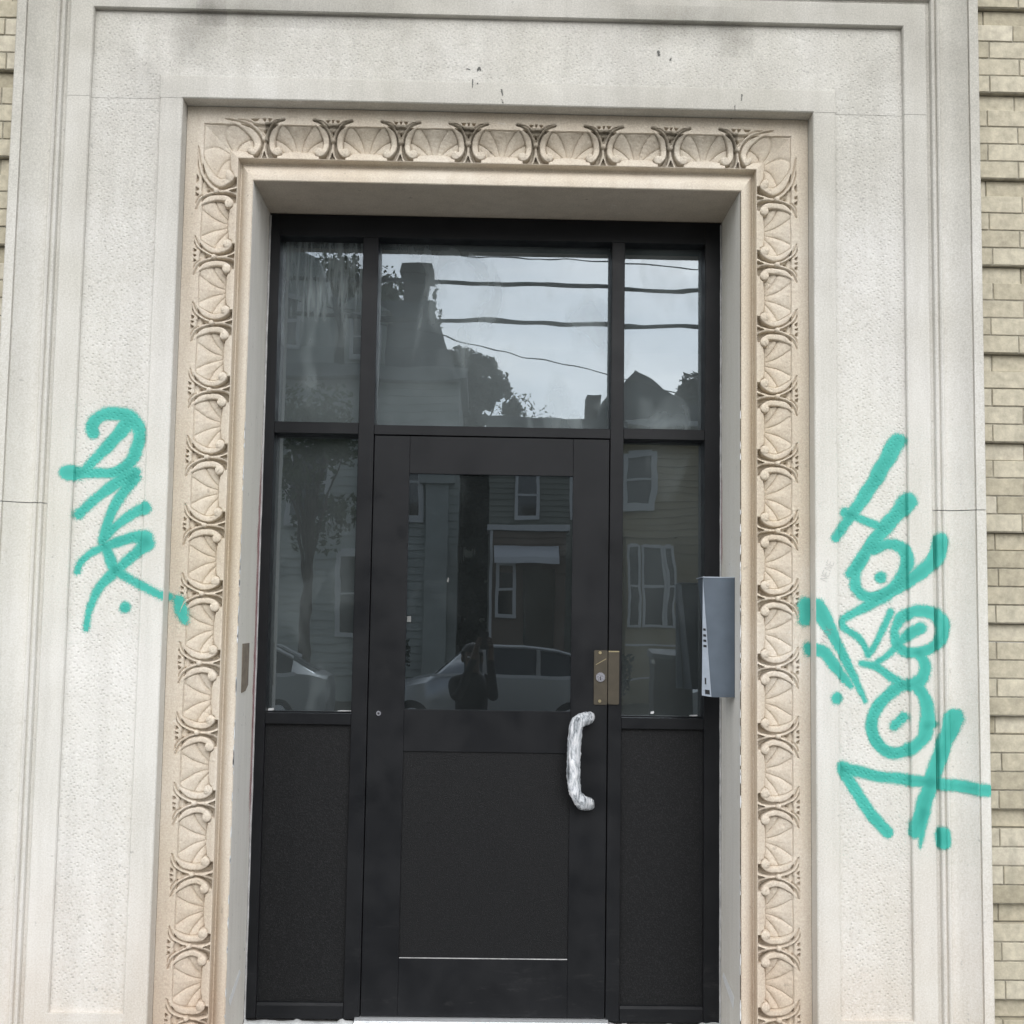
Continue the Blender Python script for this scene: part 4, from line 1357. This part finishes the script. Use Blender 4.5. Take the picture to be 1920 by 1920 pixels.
M['eave_grey'] = plain("weathered_eave", (0.30, 0.32, 0.32), 0.7, noise_amt=0.15, nscale=2)
M['slate'] = plain("grey_slate", (0.10, 0.11, 0.12), 0.7, noise_amt=0.2, nscale=4)
M['chimney'] = plain("old_chimney_brick", (0.14, 0.12, 0.11), 0.9, noise_amt=0.2, nscale=5)
M['trim'] = plain("white_trim", (0.68, 0.69, 0.68), 0.6)
M['win_dark'] = plain("dark_window_glass", (0.012, 0.015, 0.017), 0.05, spec=1.0)
M['windscreen'] = plain("car_window_glass", (0.03, 0.035, 0.04), 0.05, spec=1.0)
M['windscreen'].node_tree.nodes["Principled BSDF"].inputs["IOR"].default_value = 3.6
M['awning'] = plain("white_awning", (0.80, 0.82, 0.84), 0.6)
M['bark'] = plain("tree_bark", (0.075, 0.055, 0.042), 0.95, noise_amt=0.3, nscale=9)
M['cable'] = plain("cable_sheath", (0.09, 0.095, 0.10), 0.7)


def leaf_mat(name, a, b):
    t = NT(name)
    oi = t.add("ShaderNodeNewGeometry")
    t.color(t.ramp(t.noise(3.5, 3), [(0.3, a), (0.7, b)]))
    t.rough(0.7)
    return t.m


M['leaf_green'] = leaf_mat("summer_leaf", (0.045, 0.07, 0.022), (0.085, 0.12, 0.035))
M['leaf_dark'] = leaf_mat("dark_needle", (0.022, 0.034, 0.022), (0.040, 0.055, 0.034))


def structure(mb, name, mat):
    o = mb.build(name, mat); o["kind"] = "structure"
    return o


structure(MB().box(-40, 40, -6.0, 0.6, -0.5, ZB), "pavement", M['concrete'])
structure(MB().box(-40, 40, -6.15, -6.002, -0.6, ZB + 0.004), "kerb", M['concrete'])
structure(MB().box(-60, 60, -19.6, -6.152, -0.6, -0.28), "street", M['asphalt'])
structure(MB().box(-40, 40, -19.75, -19.602, -0.6, -0.16), "far_kerb", M['concrete'])
structure(MB().box(-40, 40, -23.0, -19.752, -0.6, -0.165), "far_pavement", M['concrete'])
structure(MB().box(-300, 300, -400, -23.002, -0.7, -0.18), "ground", M['earth'])


def window(parent, x0, x1, z0, z1, y, fw=0.09, rail=True):
    f = MB()
    f.box(x0 - fw, x0, y - 0.07, y + 0.02, z0 - fw, z1 + fw); f.box(x1, x1 + fw, y - 0.07, y + 0.02, z0 - fw, z1 + fw)
    f.box(x0, x1, y - 0.07, y + 0.02, z1, z1 + fw * 1.5); f.box(x0 - fw, x1 + fw, y - 0.07, y + 0.06, z0 - fw * 1.3, z0)
    if rail:
        zm = (z0 + z1) / 2
        f.box(x0, x1, y - 0.05, y - 0.01, zm - 0.03, zm + 0.03)
    w = wbuild(f, "window", M['trim'], parent)
    sub(MB().box(x0, x1, y - 0.06, y - 0.045, z0, z1), "pane", M['win_dark'], w)
    return w


def siding(parent, x0, x1, y, z0, z1, mat, pitch=0.16):
    """lapped boards, one joined part"""
    mb = MB()
    z = z0
    while z < z1 - 0.01:
        zt = min(z + pitch, z1)
        mb.prism([(y + 0.035, z), (y, zt), (y - 0.03, zt), (y - 0.03, z)], 'x', x0, x1)
        z += pitch
    o = wbuild(mb, "siding", mat, parent)
    o["kind"] = "stuff"
    return o


# pale house with a slate mansard and a chimney
a = thing("mansard_house", "pale grey house with a slate mansard roof and a tall chimney", "house", (-5.0, -28.0, -0.2), "houses across the street")
wbuild(MB().box(-11.0, -0.72, -38.0, -28.05, -0.3, 8.0), "wall", M['wall_grey'], a)
siding(a, -11.0, -0.72, -28.03, 0.4, 8.0, M['wall_grey'], 0.2)
wbuild(MB().box(-11.3, -0.55, -38.3, -27.55, 8.02, 8.30), "eave", M['eave_grey'], a)
mb = MB()
mb.v = [(-11.1, -27.8, 8.3), (-0.92, -27.8, 8.3), (-0.92, -38.1, 8.3), (-11.1, -38.1, 8.3), (-10.4, -29.0, 10.42), (-1.53, -29.0, 10.42), (-1.53, -37.0, 10.42), (-10.4, -37.0, 10.42)]
mb.f = [(0, 1, 5, 4), (1, 2, 6, 5), (2, 3, 7, 6), (3, 0, 4, 7), (4, 5, 6, 7)]
rf = wbuild(mb, "roof", M['slate'], a)
sub(MB().box(-2.32, -1.70, -30.0, -29.1, 10.35, 11.15).prism([(-2.42, 11.15), (-1.56, 11.02), (-1.60, 11.40), (-2.38, 11.42)], 'y', -30.1, -29.0), "chimney", M['chimney'], rf)
wbuild(MB().box(-3.72, -2.68, -29.5, -27.7, 8.35, 9.75).prism([(-3.85, 9.75), (-2.55, 9.75), (-3.2, 10.3)], 'y', -29.5, -27.6), "dormer", M['wall_grey'], a)
window(a, -3.50, -2.86, 8.55, 9.55, -27.62)
wbuild(MB().prism([(-11.0, 8.3), (-3.95, 8.3), (-3.95, 9.3), (-4.4, 11.1), (-5.4, 11.5), (-9.5, 11.5), (-11.0, 10.0)], 'y', -30.0, -27.65), "front_gable", M['wall_grey'], a)
window(a, -5.6, -4.9, 8.8, 10.0, -27.60)
for x0, x1, z0, z1 in ((-5.0, -4.1, 4.4, 6.2), (-8.0, -7.1, 4.4, 6.2), (-3.66, -2.7, 1.5, 3.45), (-7.6, -6.4, 1.2, 3.4), (-2.35, -1.75, 4.5, 6.2)):
    window(a, x0, x1, z0, z1, -27.95, 0.13)
wbuild(MB().box(-1.55, -0.98, -28.25, -27.75, -0.2, 5.55).box(-1.7, -0.83, -28.3, -27.65, 5.3, 5.62), "porch_column", M['wall_grey'], a)

# narrow house with a flat roof, a bay and an awning
b = thing("bay_house", "narrow brown house with a flat cornice, a square bay and a white awning", "house", (1.7, -28.0, -0.2), "houses across the street")
wbuild(MB().box(0.06, 3.38, -38.0, -28.05, -0.3, 6.75), "wall", M['wall_olive'], b)
siding(b, 0.06, 3.38, -28.03, 0.3, 6.75, M['wall_olive'], 0.15)
wbuild(MB().box(-0.05, 3.42, -38.1, -27.6, 6.76, 7.05), "cornice", M['slate'], b)
wbuild(MB().box(0.10, 1.96, -28.0, -26.85, -0.2, 4.05), "bay", M['wall_brown'], b)
siding(b, 0.10, 1.96, -26.83, 3.0, 4.05, M['wall_brown'], 0.15)
wbuild(MB().box(0.02, 2.04, -28.0, -26.7, 4.06, 4.20), "bay_cornice", M['trim'], b)
wbuild(MB().prism([(-26.86, 3.70), (-26.80, 3.70), (-26.20, 3.38), (-26.20, 3.22), (-26.24, 3.22), (-26.24, 3.34), (-26.86, 3.62)], 'x', 0.20, 1.78), "awning", M['awning'], b)
window(b, 0.80, 1.26, 4.52, 5.60, -27.95, 0.08)
window(b, 2.20, 2.75, 4.52, 5.60, -27.95, 0.08)
window(b, 0.34, 0.68, 2.02, 3.18, -26.80, 0.08)
wbuild(MB().box(0.95, 1.70, -26.90, -26.78, -0.1, 3.1), "door", M['win_dark'], b)
wbuild(MB().box(0.10, 0.17, -26.84, -26.76, -0.2, 4.05), "corner_board", M['trim'], b)

# yellow clapboard house with a gable
c_ = thing("yellow_house", "yellow clapboard house with a gable and white framed windows", "house", (6.0, -28.0, -0.2), "houses across the street")
wbuild(MB().box(3.46, 9.6, -38.0, -28.05, -0.3, 7.0), "wall", M['wall_yellow'], c_)
siding(c_, 3.46, 9.6, -28.03, 0.3, 7.0, M['wall_yellow'], 0.18)
rf = wbuild(MB().prism([(2.85, 7.0), (3.0, 7.6), (3.65, 8.5), (5.2, 7.62), (6.6, 7.0)], 'y', -38.0, -28.3), "roof", M['slate'], c_)
sub(MB().box(2.72, 3.10, -31.0, -30.0, 7.0, 8.1), "chimney", M['chimney'], rf)
wbuild(MB().box(3.40, 9.8, -28.4, -27.75, 7.0, 7.14), "eave", M['trim'], c_)
window(c_, 3.60, 4.18, 4.95, 6.12, -27.95, 0.14)
window(c_, 5.6, 6.3, 4.95, 6.3, -27.95, 0.14)
wbuild(MB().box(3.50, 4.76, -28.0, -27.25, -0.2, 4.0).box(3.45, 4.85, -28.0, -27.15, 4.0, 4.14), "bay", M['wall_yellow'], c_)
for x0, x1 in ((3.60, 3.80), (3.95, 4.42), (4.55, 4.68)):
    window(c_, x0, x1, 1.75, 3.75, -27.2, 0.06)
wbuild(MB().box(3.4, 5.2, -26.2, -26.14, 1.20, 1.25).box(3.4, 5.2, -26.2, -26.14, 0.5, 0.55), "porch_rail", M['trim'], c_)

d_ = thing("grey_house", "tall grey house standing back beyond the yellow house", "house", (9.0, -36.0, -0.2), "houses across the street")
wbuild(MB().box(6.5, 14.0, -44.0, -38.3, -0.3, 9.6), "wall", M['wall_grey'], d_)
wbuild(MB().box(6.38, 14.2, -44.2, -38.1, 9.6, 10.15), "cornice", M['slate'], d_)
for x0 in (7.2, 9.6, 12.0):
    window(d_, x0, x0 + 0.9, 7.4, 9.0, -38.25)
e_ = thing("distant_house", "low roofed house far down between the nearer houses", "house", (3.0, -44.0, -0.2), "houses across the street")
wbuild(MB().box(1.9, 4.6, -50.0, -44.0, -0.3, 8.9), "wall", M['wall_olive'], e_)
wbuild(MB().prism([(1.7, 8.9), (2.2, 9.55), (4.4, 9.5), (4.8, 8.9)], 'y', -50.2, -43.8), "roof", M['slate'], e_)


r_ = thing("rear_house", "dark olive house seen at the back of the gap between two houses", "house", (0.0, -41.0, -0.2), "houses across the street")
wbuild(MB().box(-2.6, 3.2, -47.0, -41.0, -0.3, 6.9), "wall", M['wall_olive'], r_)
wbuild(MB().prism([(-2.8, 6.9), (-2.2, 7.7), (2.8, 7.7), (3.4, 6.9)], 'y', -47.2, -40.8), "roof", M['slate'], r_)

# trees: tapered trunk, limbs, and a crown of many leaf-sized faces in clumps
def leaf_cloud(centres, n, spread, size, seedv, squash=1.0):
    g = np.random.default_rng(seedv)
    mb = MB()
    cs = np.array(centres)
    pick = g.integers(0, len(cs), n)
    pos = cs[pick, :3] + np.clip(g.normal(0, 1, (n, 3)), -1.5, 1.5) * cs[pick, 3:4] * np.array([1, 1, squash]) * 0.55
    for p in pos:
        a1 = Vector(g.normal(0, 1, 3)).normalized()
        a2 = a1.cross(Vector(g.normal(0, 1, 3))).normalized()
        s = size * g.uniform(0.6, 1.4)
        b0 = len(mb.v)
        P_ = Vector(p)
        mb.v += [tuple(P_ - a1 * s), tuple(P_ + a2 * s * 0.45), tuple(P_ + a1 * s), tuple(P_ - a2 * s * 0.45)]
        mb.f.append((b0, b0 + 1, b0 + 2, b0 + 3))
    return mb


def tree(name, label, x, y, z0, trunk_h, trunk_r, clumps, n, size, mat, seedv, group=None, lean=0.0):
    t_ = thing(name, label, "tree", (x, y, z0), group)
    g = random.Random(seedv)
    mb = MB()
    pts = [(x + lean * f * f + 0.06 * mnoise.noise(Vector((f * 3, seedv, 0))), y, z0 + trunk_h * f) for f in np.linspace(0, 1, 9)]
    mb.tube(pts, [trunk_r * (1.25 - 0.85 * f) for f in np.linspace(0, 1, 9)], 10)
    for c in clumps:
        k = g.randint(4, 7)
        p0 = Vector(pts[k]); p1 = Vector(c[:3])
        mid = p0.lerp(p1, 0.5) + Vector((0, 0, 0.15))
        mb.tube([p0, mid, p1], [trunk_r * 0.35, trunk_r * 0.2, trunk_r * 0.06], 6)
    wbuild(mb, "trunk", M['bark'], t_, 60)
    o = wbuild(leaf_cloud(clumps, n, 0.5, size, seedv), "crown", mat, t_)
    return t_


g = random.Random(3)
cl = [(-3.9 + g.uniform(-0.9, 0.9), -22 + g.uniform(-0.9, 0.9), g.uniform(3.7, 6.4), g.uniform(0.35, 0.6)) for _ in range(16)]
tree("street_tree", "young leafy street tree on the far pavement", -3.75, -22.0, -0.17, 4.6, 0.13, cl, 3600, 0.075, M['leaf_green'], 5, "trees across the street", 0.1)
cl = [(-4.2 + g.uniform(-2.2, 2.0), -40 + g.uniform(-1.5, 1.5), g.uniform(10.5, 14.4), g.uniform(0.6, 1.0)) for _ in range(26)]
tree("tall_tree", "tall leafy tree rising behind the mansard roof", -4.2, -40.0, -0.2, 12.0, 0.32, cl, 11000, 0.10, M['leaf_green'], 8, "trees across the street")
cl = []
for k in range(90):
    z = g.uniform(4.6, 10.1)
    w = float(np.interp(z, [4.6, 7.6, 8.8, 9.4, 10.1], [1.5, 1.75, 1.85, 1.25, 0.35]))
    an = g.uniform(0, 6.28); q = g.uniform(0.2, 1.0)
    cl.append((-0.85 + w * q * math.cos(an), -34 + w * q * math.sin(an) * 0.7, z, g.uniform(0.22, 0.42)))
tree("spruce_tree", "dark evergreen filling the gap beside the mansard house", -0.85, -34.0, -0.2, 9.6, 0.2, cl, 15000, 0.13, M['leaf_dark'], 12, "trees across the street")
cl = [(6.05 + g.uniform(-0.8, 0.8), -36 + g.uniform(-0.5, 0.5), g.uniform(8.4, 9.9), g.uniform(0.25, 0.45)) for _ in range(10)]
tree("small_tree", "small ragged tree beside the grey house", 5.9, -36.0, -0.2, 9.2, 0.12, cl, 1300, 0.1, M['leaf_dark'], 15, "trees across the street")
cl = [(1.4 + g.uniform(-0.9, 0.9), -36 + g.uniform(-0.5, 0.5), g.uniform(8.0, 9.0), g.uniform(0.3, 0.5)) for _ in range(8)]
tree("bare_tree", "thin pale topped tree behind the bay house", 1.4, -36.0, -0.2, 8.6, 0.1, cl, 500, 0.06, M['leaf_green'], 17, "trees across the street")
for x, y, zt, r, lab, sd in ((-0.32, -29.5, 6.4, 0.62, "dark ivy thicket filling the gap between two houses", 21), (5.3, -25.6, 1.5, 0.6, "rounded front yard shrub before the yellow house", 22), (-2.4, -25.5, 1.2, 0.6, "low front yard shrub before the pale house", 23), (3.0, -25.8, 1.0, 0.5, "small front yard shrub beside the bay", 24)):
    s_ = thing("shrub", lab, "shrub", (x, y, -0.18), "front yard shrubs")
    g2 = random.Random(sd)
    cl = [(x + g2.uniform(-r, r) * 0.7, y + g2.uniform(-r, r) * 0.5, g2.uniform(0.2, zt), r * 0.5) for _ in range(12 if zt < 4 else 30)]
    st = MB()
    for c in cl[:6]:
        st.tube([(x, y, -0.18), (c[0], c[1], c[2])], [0.03, 0.008], 6)
    wbuild(st, "stem", M['bark'], s_)
    wbuild(leaf_cloud(cl, 1300 if zt < 4 else 7000, 0.5, 0.07 if zt < 4 else 0.15, sd), "foliage", M['leaf_dark'], s_)

# cables strung along the street
def cable(name, label, x0, x1, y, z0, z1, r, sag, y1=None):
    pts = []
    for f in np.linspace(0, 1, 41):
        pts.append((x0 + (x1 - x0) * f, y + ((y1 if y1 is not None else y) - y) * f, z0 + (z1 - z0) * f - sag * 4 * f * (1 - f)))
    tag(MB().tube(pts, r, 6).build(name, M['cable'], None, 60), label, "cable", "overhead cables along the street")


cable("overhead_cable", "thick upper overhead cable strung along the street", -26, 26, -7.0, 5.55, 5.35, 0.021, 0.42)
cable("overhead_cable", "thick lower overhead cable strung along the street", -26, 26, -7.0, 5.20, 5.00, 0.023, 0.44)
cable("overhead_cable", "thin service cable sloping down past the spruce", -12, 14, -12.0, 8.2, 2.4, 0.008, 0.05)
cable("overhead_cable", "thin topmost cable high over the street", -22, 22, -12.0, 7.9, 6.6, 0.010, 0.5)
for x, lab in ((-26, "wooden cable pole far along the street to the left"), (26, "wooden cable pole far along the street to the right")):
    p_ = thing("utility_pole", lab, "utility pole", (x, -7.0, -0.3), "utility poles")
    wbuild(MB().tube([(x, -7.0, -0.3), (x, -7.0, 9.0)], [0.16, 0.10], 10), "pole", M['bark'], p_)
    wbuild(MB().box(x - 0.06, x + 0.06, -8.2, -5.9, 8.2, 8.32), "crossarm", M['bark'], p_)


# parked cars
def car(label, xf, y_near, paint, L=4.5, W=1.78, zg=-0.28):
    """nose towards -x; y_near is the side facing the doorway"""
    t_ = thing("parked_car", label, "car", (xf + L / 2, y_near - W / 2, zg), "cars parked across the street")
    yc = y_near - W / 2
    H = 1.60
    #        x    low   belt  top   wlow wbelt wtop
    st = [(0.00, 0.42, 0.62, 0.66, 0.62, 0.60, 0.50), (0.10, 0.24, 0.72, 0.78, 0.78, 0.76, 0.62), (0.55, 0.20, 0.82, 0.92, 0.86, 0.85, 0.66),
          (1.05, 0.20, 0.92, 1.04, 0.89, 0.88, 0.70), (1.22, 0.20, 0.96, 1.08, 0.89, 0.885, 0.72), (1.75, 0.20, 1.02, 1.52, 0.89, 0.885, 0.64),
          (2.15, 0.20, 1.05, H, 0.89, 0.885, 0.62), (2.80, 0.20, 1.07, H - 0.01, 0.89, 0.885, 0.62), (3.40, 0.20, 1.08, 1.53, 0.89, 0.88, 0.61),
          (3.85, 0.22, 1.08, 1.36, 0.88, 0.87, 0.62), (4.22, 0.28, 1.06, 1.12, 0.85, 0.84, 0.66), (4.45, 0.32, 0.96, 1.02, 0.80, 0.78, 0.62), (4.50, 0.45, 0.80, 0.84, 0.66, 0.64, 0.5)]
    st = [(s[0] * L / 4.5, s[1], s[2], s[3], s[4] * W / 1.78, s[5] * W / 1.78, s[6] * W / 1.78) for s in st]
    rows = []
    for s in st:
        half = [(s[4] * 0.85, s[1]), (s[4], s[1] + 0.10), (s[4] + 0.005, (s[1] + s[2]) / 2 + 0.05), (s[5], s[2]), (s[6], s[3] - 0.035), (s[6] * 0.82, s[3])]
        ring = [(xf + s[0], yc + w, zg + z) for w, z in half] + [(xf + s[0], yc - w, zg + z) for w, z in reversed(half)]
        rows.append(ring)
    body, glassm, screens = MB(), MB(), MB()
    n = len(rows[0])
    allv = [p for r in rows for p in r]
    body.v = list(allv); glassm.v = list(allv); screens.v = list(allv)
    for i in range(len(rows) - 1):
        for k in range(n - 1):
            q = (i * n + k, (i + 1) * n + k, (i + 1) * n + k + 1, i * n + k + 1)
            side_win = k in (3, 7) and 5 <= i <= 8
            screen = k in (4, 5, 6) and i in (4, 8, 9)
            (screens if screen else glassm if side_win else body).f.append(q)
        body.f.append((i * n + n - 1, (i + 1) * n + n - 1, (i + 1) * n, i * n))
    body.f.append(tuple(range(n))); e = (len(rows) - 1) * n
    body.f.append(tuple(e + k for k in reversed(range(n))))
    wbuild(body, "body", paint, t_, 40)
    wbuild(glassm, "window", M['win_dark'], t_, 40)
    wbuild(screens, "windscreen", M['windscreen'], t_, 40)
    for sgn in (1, -1):
        yy = yc + sgn * (0.885 * W / 1.78)
        tr = MB()
        for xa in (2.10, 3.05):
            x_ = xf + xa * L / 4.5
            tr.prism([(x_ - 0.03, zg + 1.05), (x_ + 0.05, zg + 1.05), (x_ + 0.03, zg + 1.53), (x_ - 0.03, zg + 1.53)], 'y', yy - sgn * 0.22, yy - sgn * 0.02 * 0)
        wbuild(tr, "door_pillar", paint, t_)
        wbuild(MB().box(xf + 1.2 * L / 4.5, xf + 3.95 * L / 4.5, min(yy, yy + sgn * 0.012), max(yy, yy + sgn * 0.012), zg + 1.050, zg + 1.105), "belt_trim", M['trim'], t_)
        yr = yc + sgn * 0.60 * W / 1.78
        wbuild(MB().tube([(xf + a_ * L / 4.5, yr, zg + b_) for a_, b_ in ((1.72, 1.50), (2.1, 1.585), (2.8, 1.585), (3.4, 1.52), (3.85, 1.36))], 0.030, 6), "roof_rail", M['trim'], t_, 60)  # white rail added to imitate the sky's highlight along the roof edge
        for xa in (0.86, 3.62):
            x_ = xf + xa * L / 4.5
            ya, yb = sorted((yy - sgn * 0.20, yy + sgn * 0.015))
            w_ = wbuild(MB().disc((x_, zg + 0.32), 0.32, ya, yb, 24), "wheel", M['black_plastic'], t_, 40)
            ya, yb = sorted((yy + sgn * 0.014, yy + sgn * 0.024))
            sub(MB().disc((x_, zg + 0.32), 0.20, ya, yb, 18), "rim", M['alu'], w_, 40)
        ya, yb = sorted((yc + sgn * 0.42, yc + sgn * 0.70))
        wbuild(MB().box(xf - 0.006, xf + 0.08, ya, yb, zg + 0.60, zg + 0.72), "headlight", M['trim'], t_)
    return t_


M['car_dark'] = plain("dark_grey_car_paint", (0.47, 0.49, 0.51), 0.3, 0.85)
M['car_silver'] = plain("silver_car_paint", (0.40, 0.42, 0.43), 0.28, 0.4, spec=0.7)
car("silver parked car directly behind the photographer across the street", -2.10, -17.3, M['car_dark'])
car("silver parked car behind the street tree across the street", -7.10, -17.3, M['car_silver'], 4.4)
car("silver parked car farther right across the street", 3.3, -17.3, M['car_silver'], 4.4)

# utility cabinet at the kerb
u_ = thing("utility_cabinet", "tall black utility cabinet standing at the near kerb", "utility cabinet", (1.63, -5.6, ZB))
wbuild(MB().box(1.46, 1.80, -5.78, -5.45, ZB, 1.34), "case", M['black_plastic'], u_)
wbuild(MB().prism([(-5.44, 1.34), (-5.44, 1.365), (-5.79, 1.40), (-5.79, 1.34)], 'x', 1.445, 1.815), "lid", M['slate'], u_)
wbuild(MB().box(1.44, 1.462, -5.55, -5.44, 1.30, 1.325), "latch", M['chrome'], u_)

# ------------------------------------------------------------------ the photographer, holding the phone
M['skin'] = plain("skin", (0.11, 0.072, 0.05), 0.55)
M['jacket'] = plain("dark_jacket", (0.012, 0.012, 0.014), 0.9, noise_amt=0.15, nscale=12)
M['trousers'] = plain("dark_jeans", (0.03, 0.035, 0.05), 0.9)
M['hair'] = plain("dark_hair", (0.014, 0.011, 0.009), 0.6)
M['shoe'] = plain("black_shoe", (0.015, 0.015, 0.015), 0.5)
PX, PY = -0.10, -5.38
per = thing("person", "person in a dark jacket holding a phone up with both hands", "person", (PX, PY, ZB))


def skinned(name, joints, edges, mats, parent, root=0, levels=2, mat_of=None):
    me = bpy.data.meshes.new(name)
    me.from_pydata([j[0] for j in joints], edges, [])
    o = bpy.data.objects.new(name, me)
    COL.objects.link(o)
    sk = o.modifiers.new("skin", 'SKIN')
    lay = me.skin_vertices[0].data
    for i, j in enumerate(joints):
        r = j[1] if isinstance(j[1], tuple) else (j[1], j[1])
        lay[i].radius = r
        lay[i].use_root = (i == root)
    sb = o.modifiers.new("sub", 'SUBSURF'); sb.levels = levels; sb.render_levels = levels
    dg = bpy.context.evaluated_depsgraph_get()
    ev = bpy.data.meshes.new_from_object(o.evaluated_get(dg))
    o.modifiers.clear()
    o.data = ev
    bpy.data.meshes.remove(me)
    ev.name = name
    ev.materials.clear()
    for m_ in mats:
        ev.materials.append(m_)
    if mat_of:
        for p in ev.polygons:
            p.material_index = mat_of(p.center)
    ev.shade_smooth()
    o.parent = parent
    o.matrix_parent_inverse = Matrix.Translation(-parent.location)
    return o


J, E = [], []
def jn(p, r, prev=None):
    J.append((p, r)); i = len(J) - 1
    if prev is not None:
        E.append((prev, i))
    return i
pel = jn((PX, PY, 0.66), (0.145, 0.115))
wai = jn((PX, PY, 0.84), (0.135, 0.105), pel)
che = jn((PX, PY + 0.01, 1.02), (0.155, 0.115), wai)
ush = jn((PX, PY, 1.13), (0.10, 0.085), che)
nek = jn((PX, PY + 0.015, 1.205), (0.052, 0.055), ush)
jaw = jn((PX, PY + 0.045, 1.265), (0.062, 0.075), nek)
skl = jn((PX, PY + 0.035, 1.345), (0.076, 0.092), jaw)
crn = jn((PX, PY + 0.025, 1.415), (0.050, 0.060), skl)
tips = {}
for sg in (-1, 1):
    sho = jn((PX + sg * 0.165, PY, 1.115), 0.062, ush)
    elb = jn((PX + sg * 0.150 + 0.03, PY + 0.165, 0.985), 0.046, sho)
    wri = jn((0.0 + sg * 0.062 - 0.01, PY + 0.285, 1.372), 0.029, elb)
    pal = jn((0.0 + sg * 0.058, PY + 0.315, 1.435), (0.032, 0.020), wri)
    for q, (dz, ln) in enumerate(((0.040, 0.030), (0.020, 0.034), (0.0, 0.033), (-0.020, 0.027))):
        k1 = jn((sg * 0.052, PY + 0.338, 1.455 + dz), 0.0095, pal)
        k2 = jn((sg * 0.043, PY + 0.372, 1.462 + dz), 0.0085, k1)
        jn((sg * 0.020 - sg * (ln - 0.03), PY + 0.377, 1.464 + dz), 0.0075, k2)
    t1 = jn((sg * 0.046, PY + 0.318, 1.462), 0.0105, pal)
    jn((sg * 0.026, PY + 0.336, 1.482), 0.0085, t1)
    hip = jn((PX + sg * 0.088, PY, 0.60), 0.098, pel)
    kne = jn((PX + sg * 0.105, PY + 0.02, 0.265), 0.064, hip)
    ank = jn((PX + sg * 0.115, PY - 0.01, -0.075), 0.042, kne)
    heel = jn((PX + sg * 0.117, PY + 0.01, -0.122), (0.040, 0.034), ank)
    jn((PX + sg * 0.130, PY + 0.135, -0.128), (0.038, 0.028), heel)


def body_mat(c):
    if c.z > 1.195 and abs(c.x - PX) < 0.13 and c.y < PY + 0.18:
        return 0
    if c.y > PY + 0.255 and c.z > 1.32:
        return 0
    if c.z < -0.085:
        return 3
    return 1 if c.z > 0.66 else 2


body = skinned("body", J, E, [M['skin'], M['jacket'], M['trousers'], M['shoe']], per, 0, 2, body_mat)
# hair, ears, features
def blob(name, centre, rad, mat, zmin=None, ymax=None):
    bm = bmesh.new()
    bmesh.ops.create_uvsphere(bm, u_segments=18, v_segments=12, radius=1.0)
    for v in bm.verts:
        v.co = Vector((v.co.x * rad[0], v.co.y * rad[1], v.co.z * rad[2])) + Vector(centre)
    if zmin is not None:
        bmesh.ops.delete(bm, geom=[v for v in bm.verts if v.co.z < zmin and v.co.y > (ymax if ymax is not None else -99)], context='VERTS')
    me = bpy.data.meshes.new(name); bm.to_mesh(me); bm.free()
    o = link(name, me, mat, None, 60)
    o.parent = per; o.matrix_parent_inverse = Matrix.Translation(-per.location)
    return o


hc = (PX, PY + 0.020, 1.352)
blob("hair", hc, (0.094, 0.110, 0.108), M['hair'], 1.372, PY + 0.045)
blob("nose", (PX, PY + 0.135, 1.312), (0.013, 0.020, 0.020), M['skin'])
for sg in (-1, 1):
    blob("eye", (PX + sg * 0.031, PY + 0.115, 1.335), (0.013, 0.010, 0.008), M['trim'])
    blob("ear", (PX + sg * 0.082, PY + 0.035, 1.320), (0.012, 0.022, 0.032), M['skin'])
blob("mouth", (PX, PY + 0.118, 1.272), (0.024, 0.010, 0.006), M['skin'])
ph = thing("phone", "black phone held up in both hands", "phone", (0.0, -5.018, 1.475))
wbuild(plate(-0.036, 0.036, 1.405, 1.553, -5.022, -5.013, 0.008), "case", M['black_plastic'], ph)
wbuild(plate(-0.033, 0.033, 1.409, 1.549, -5.0228, -5.0221, 0.006), "screen", M['win_dark'], ph)
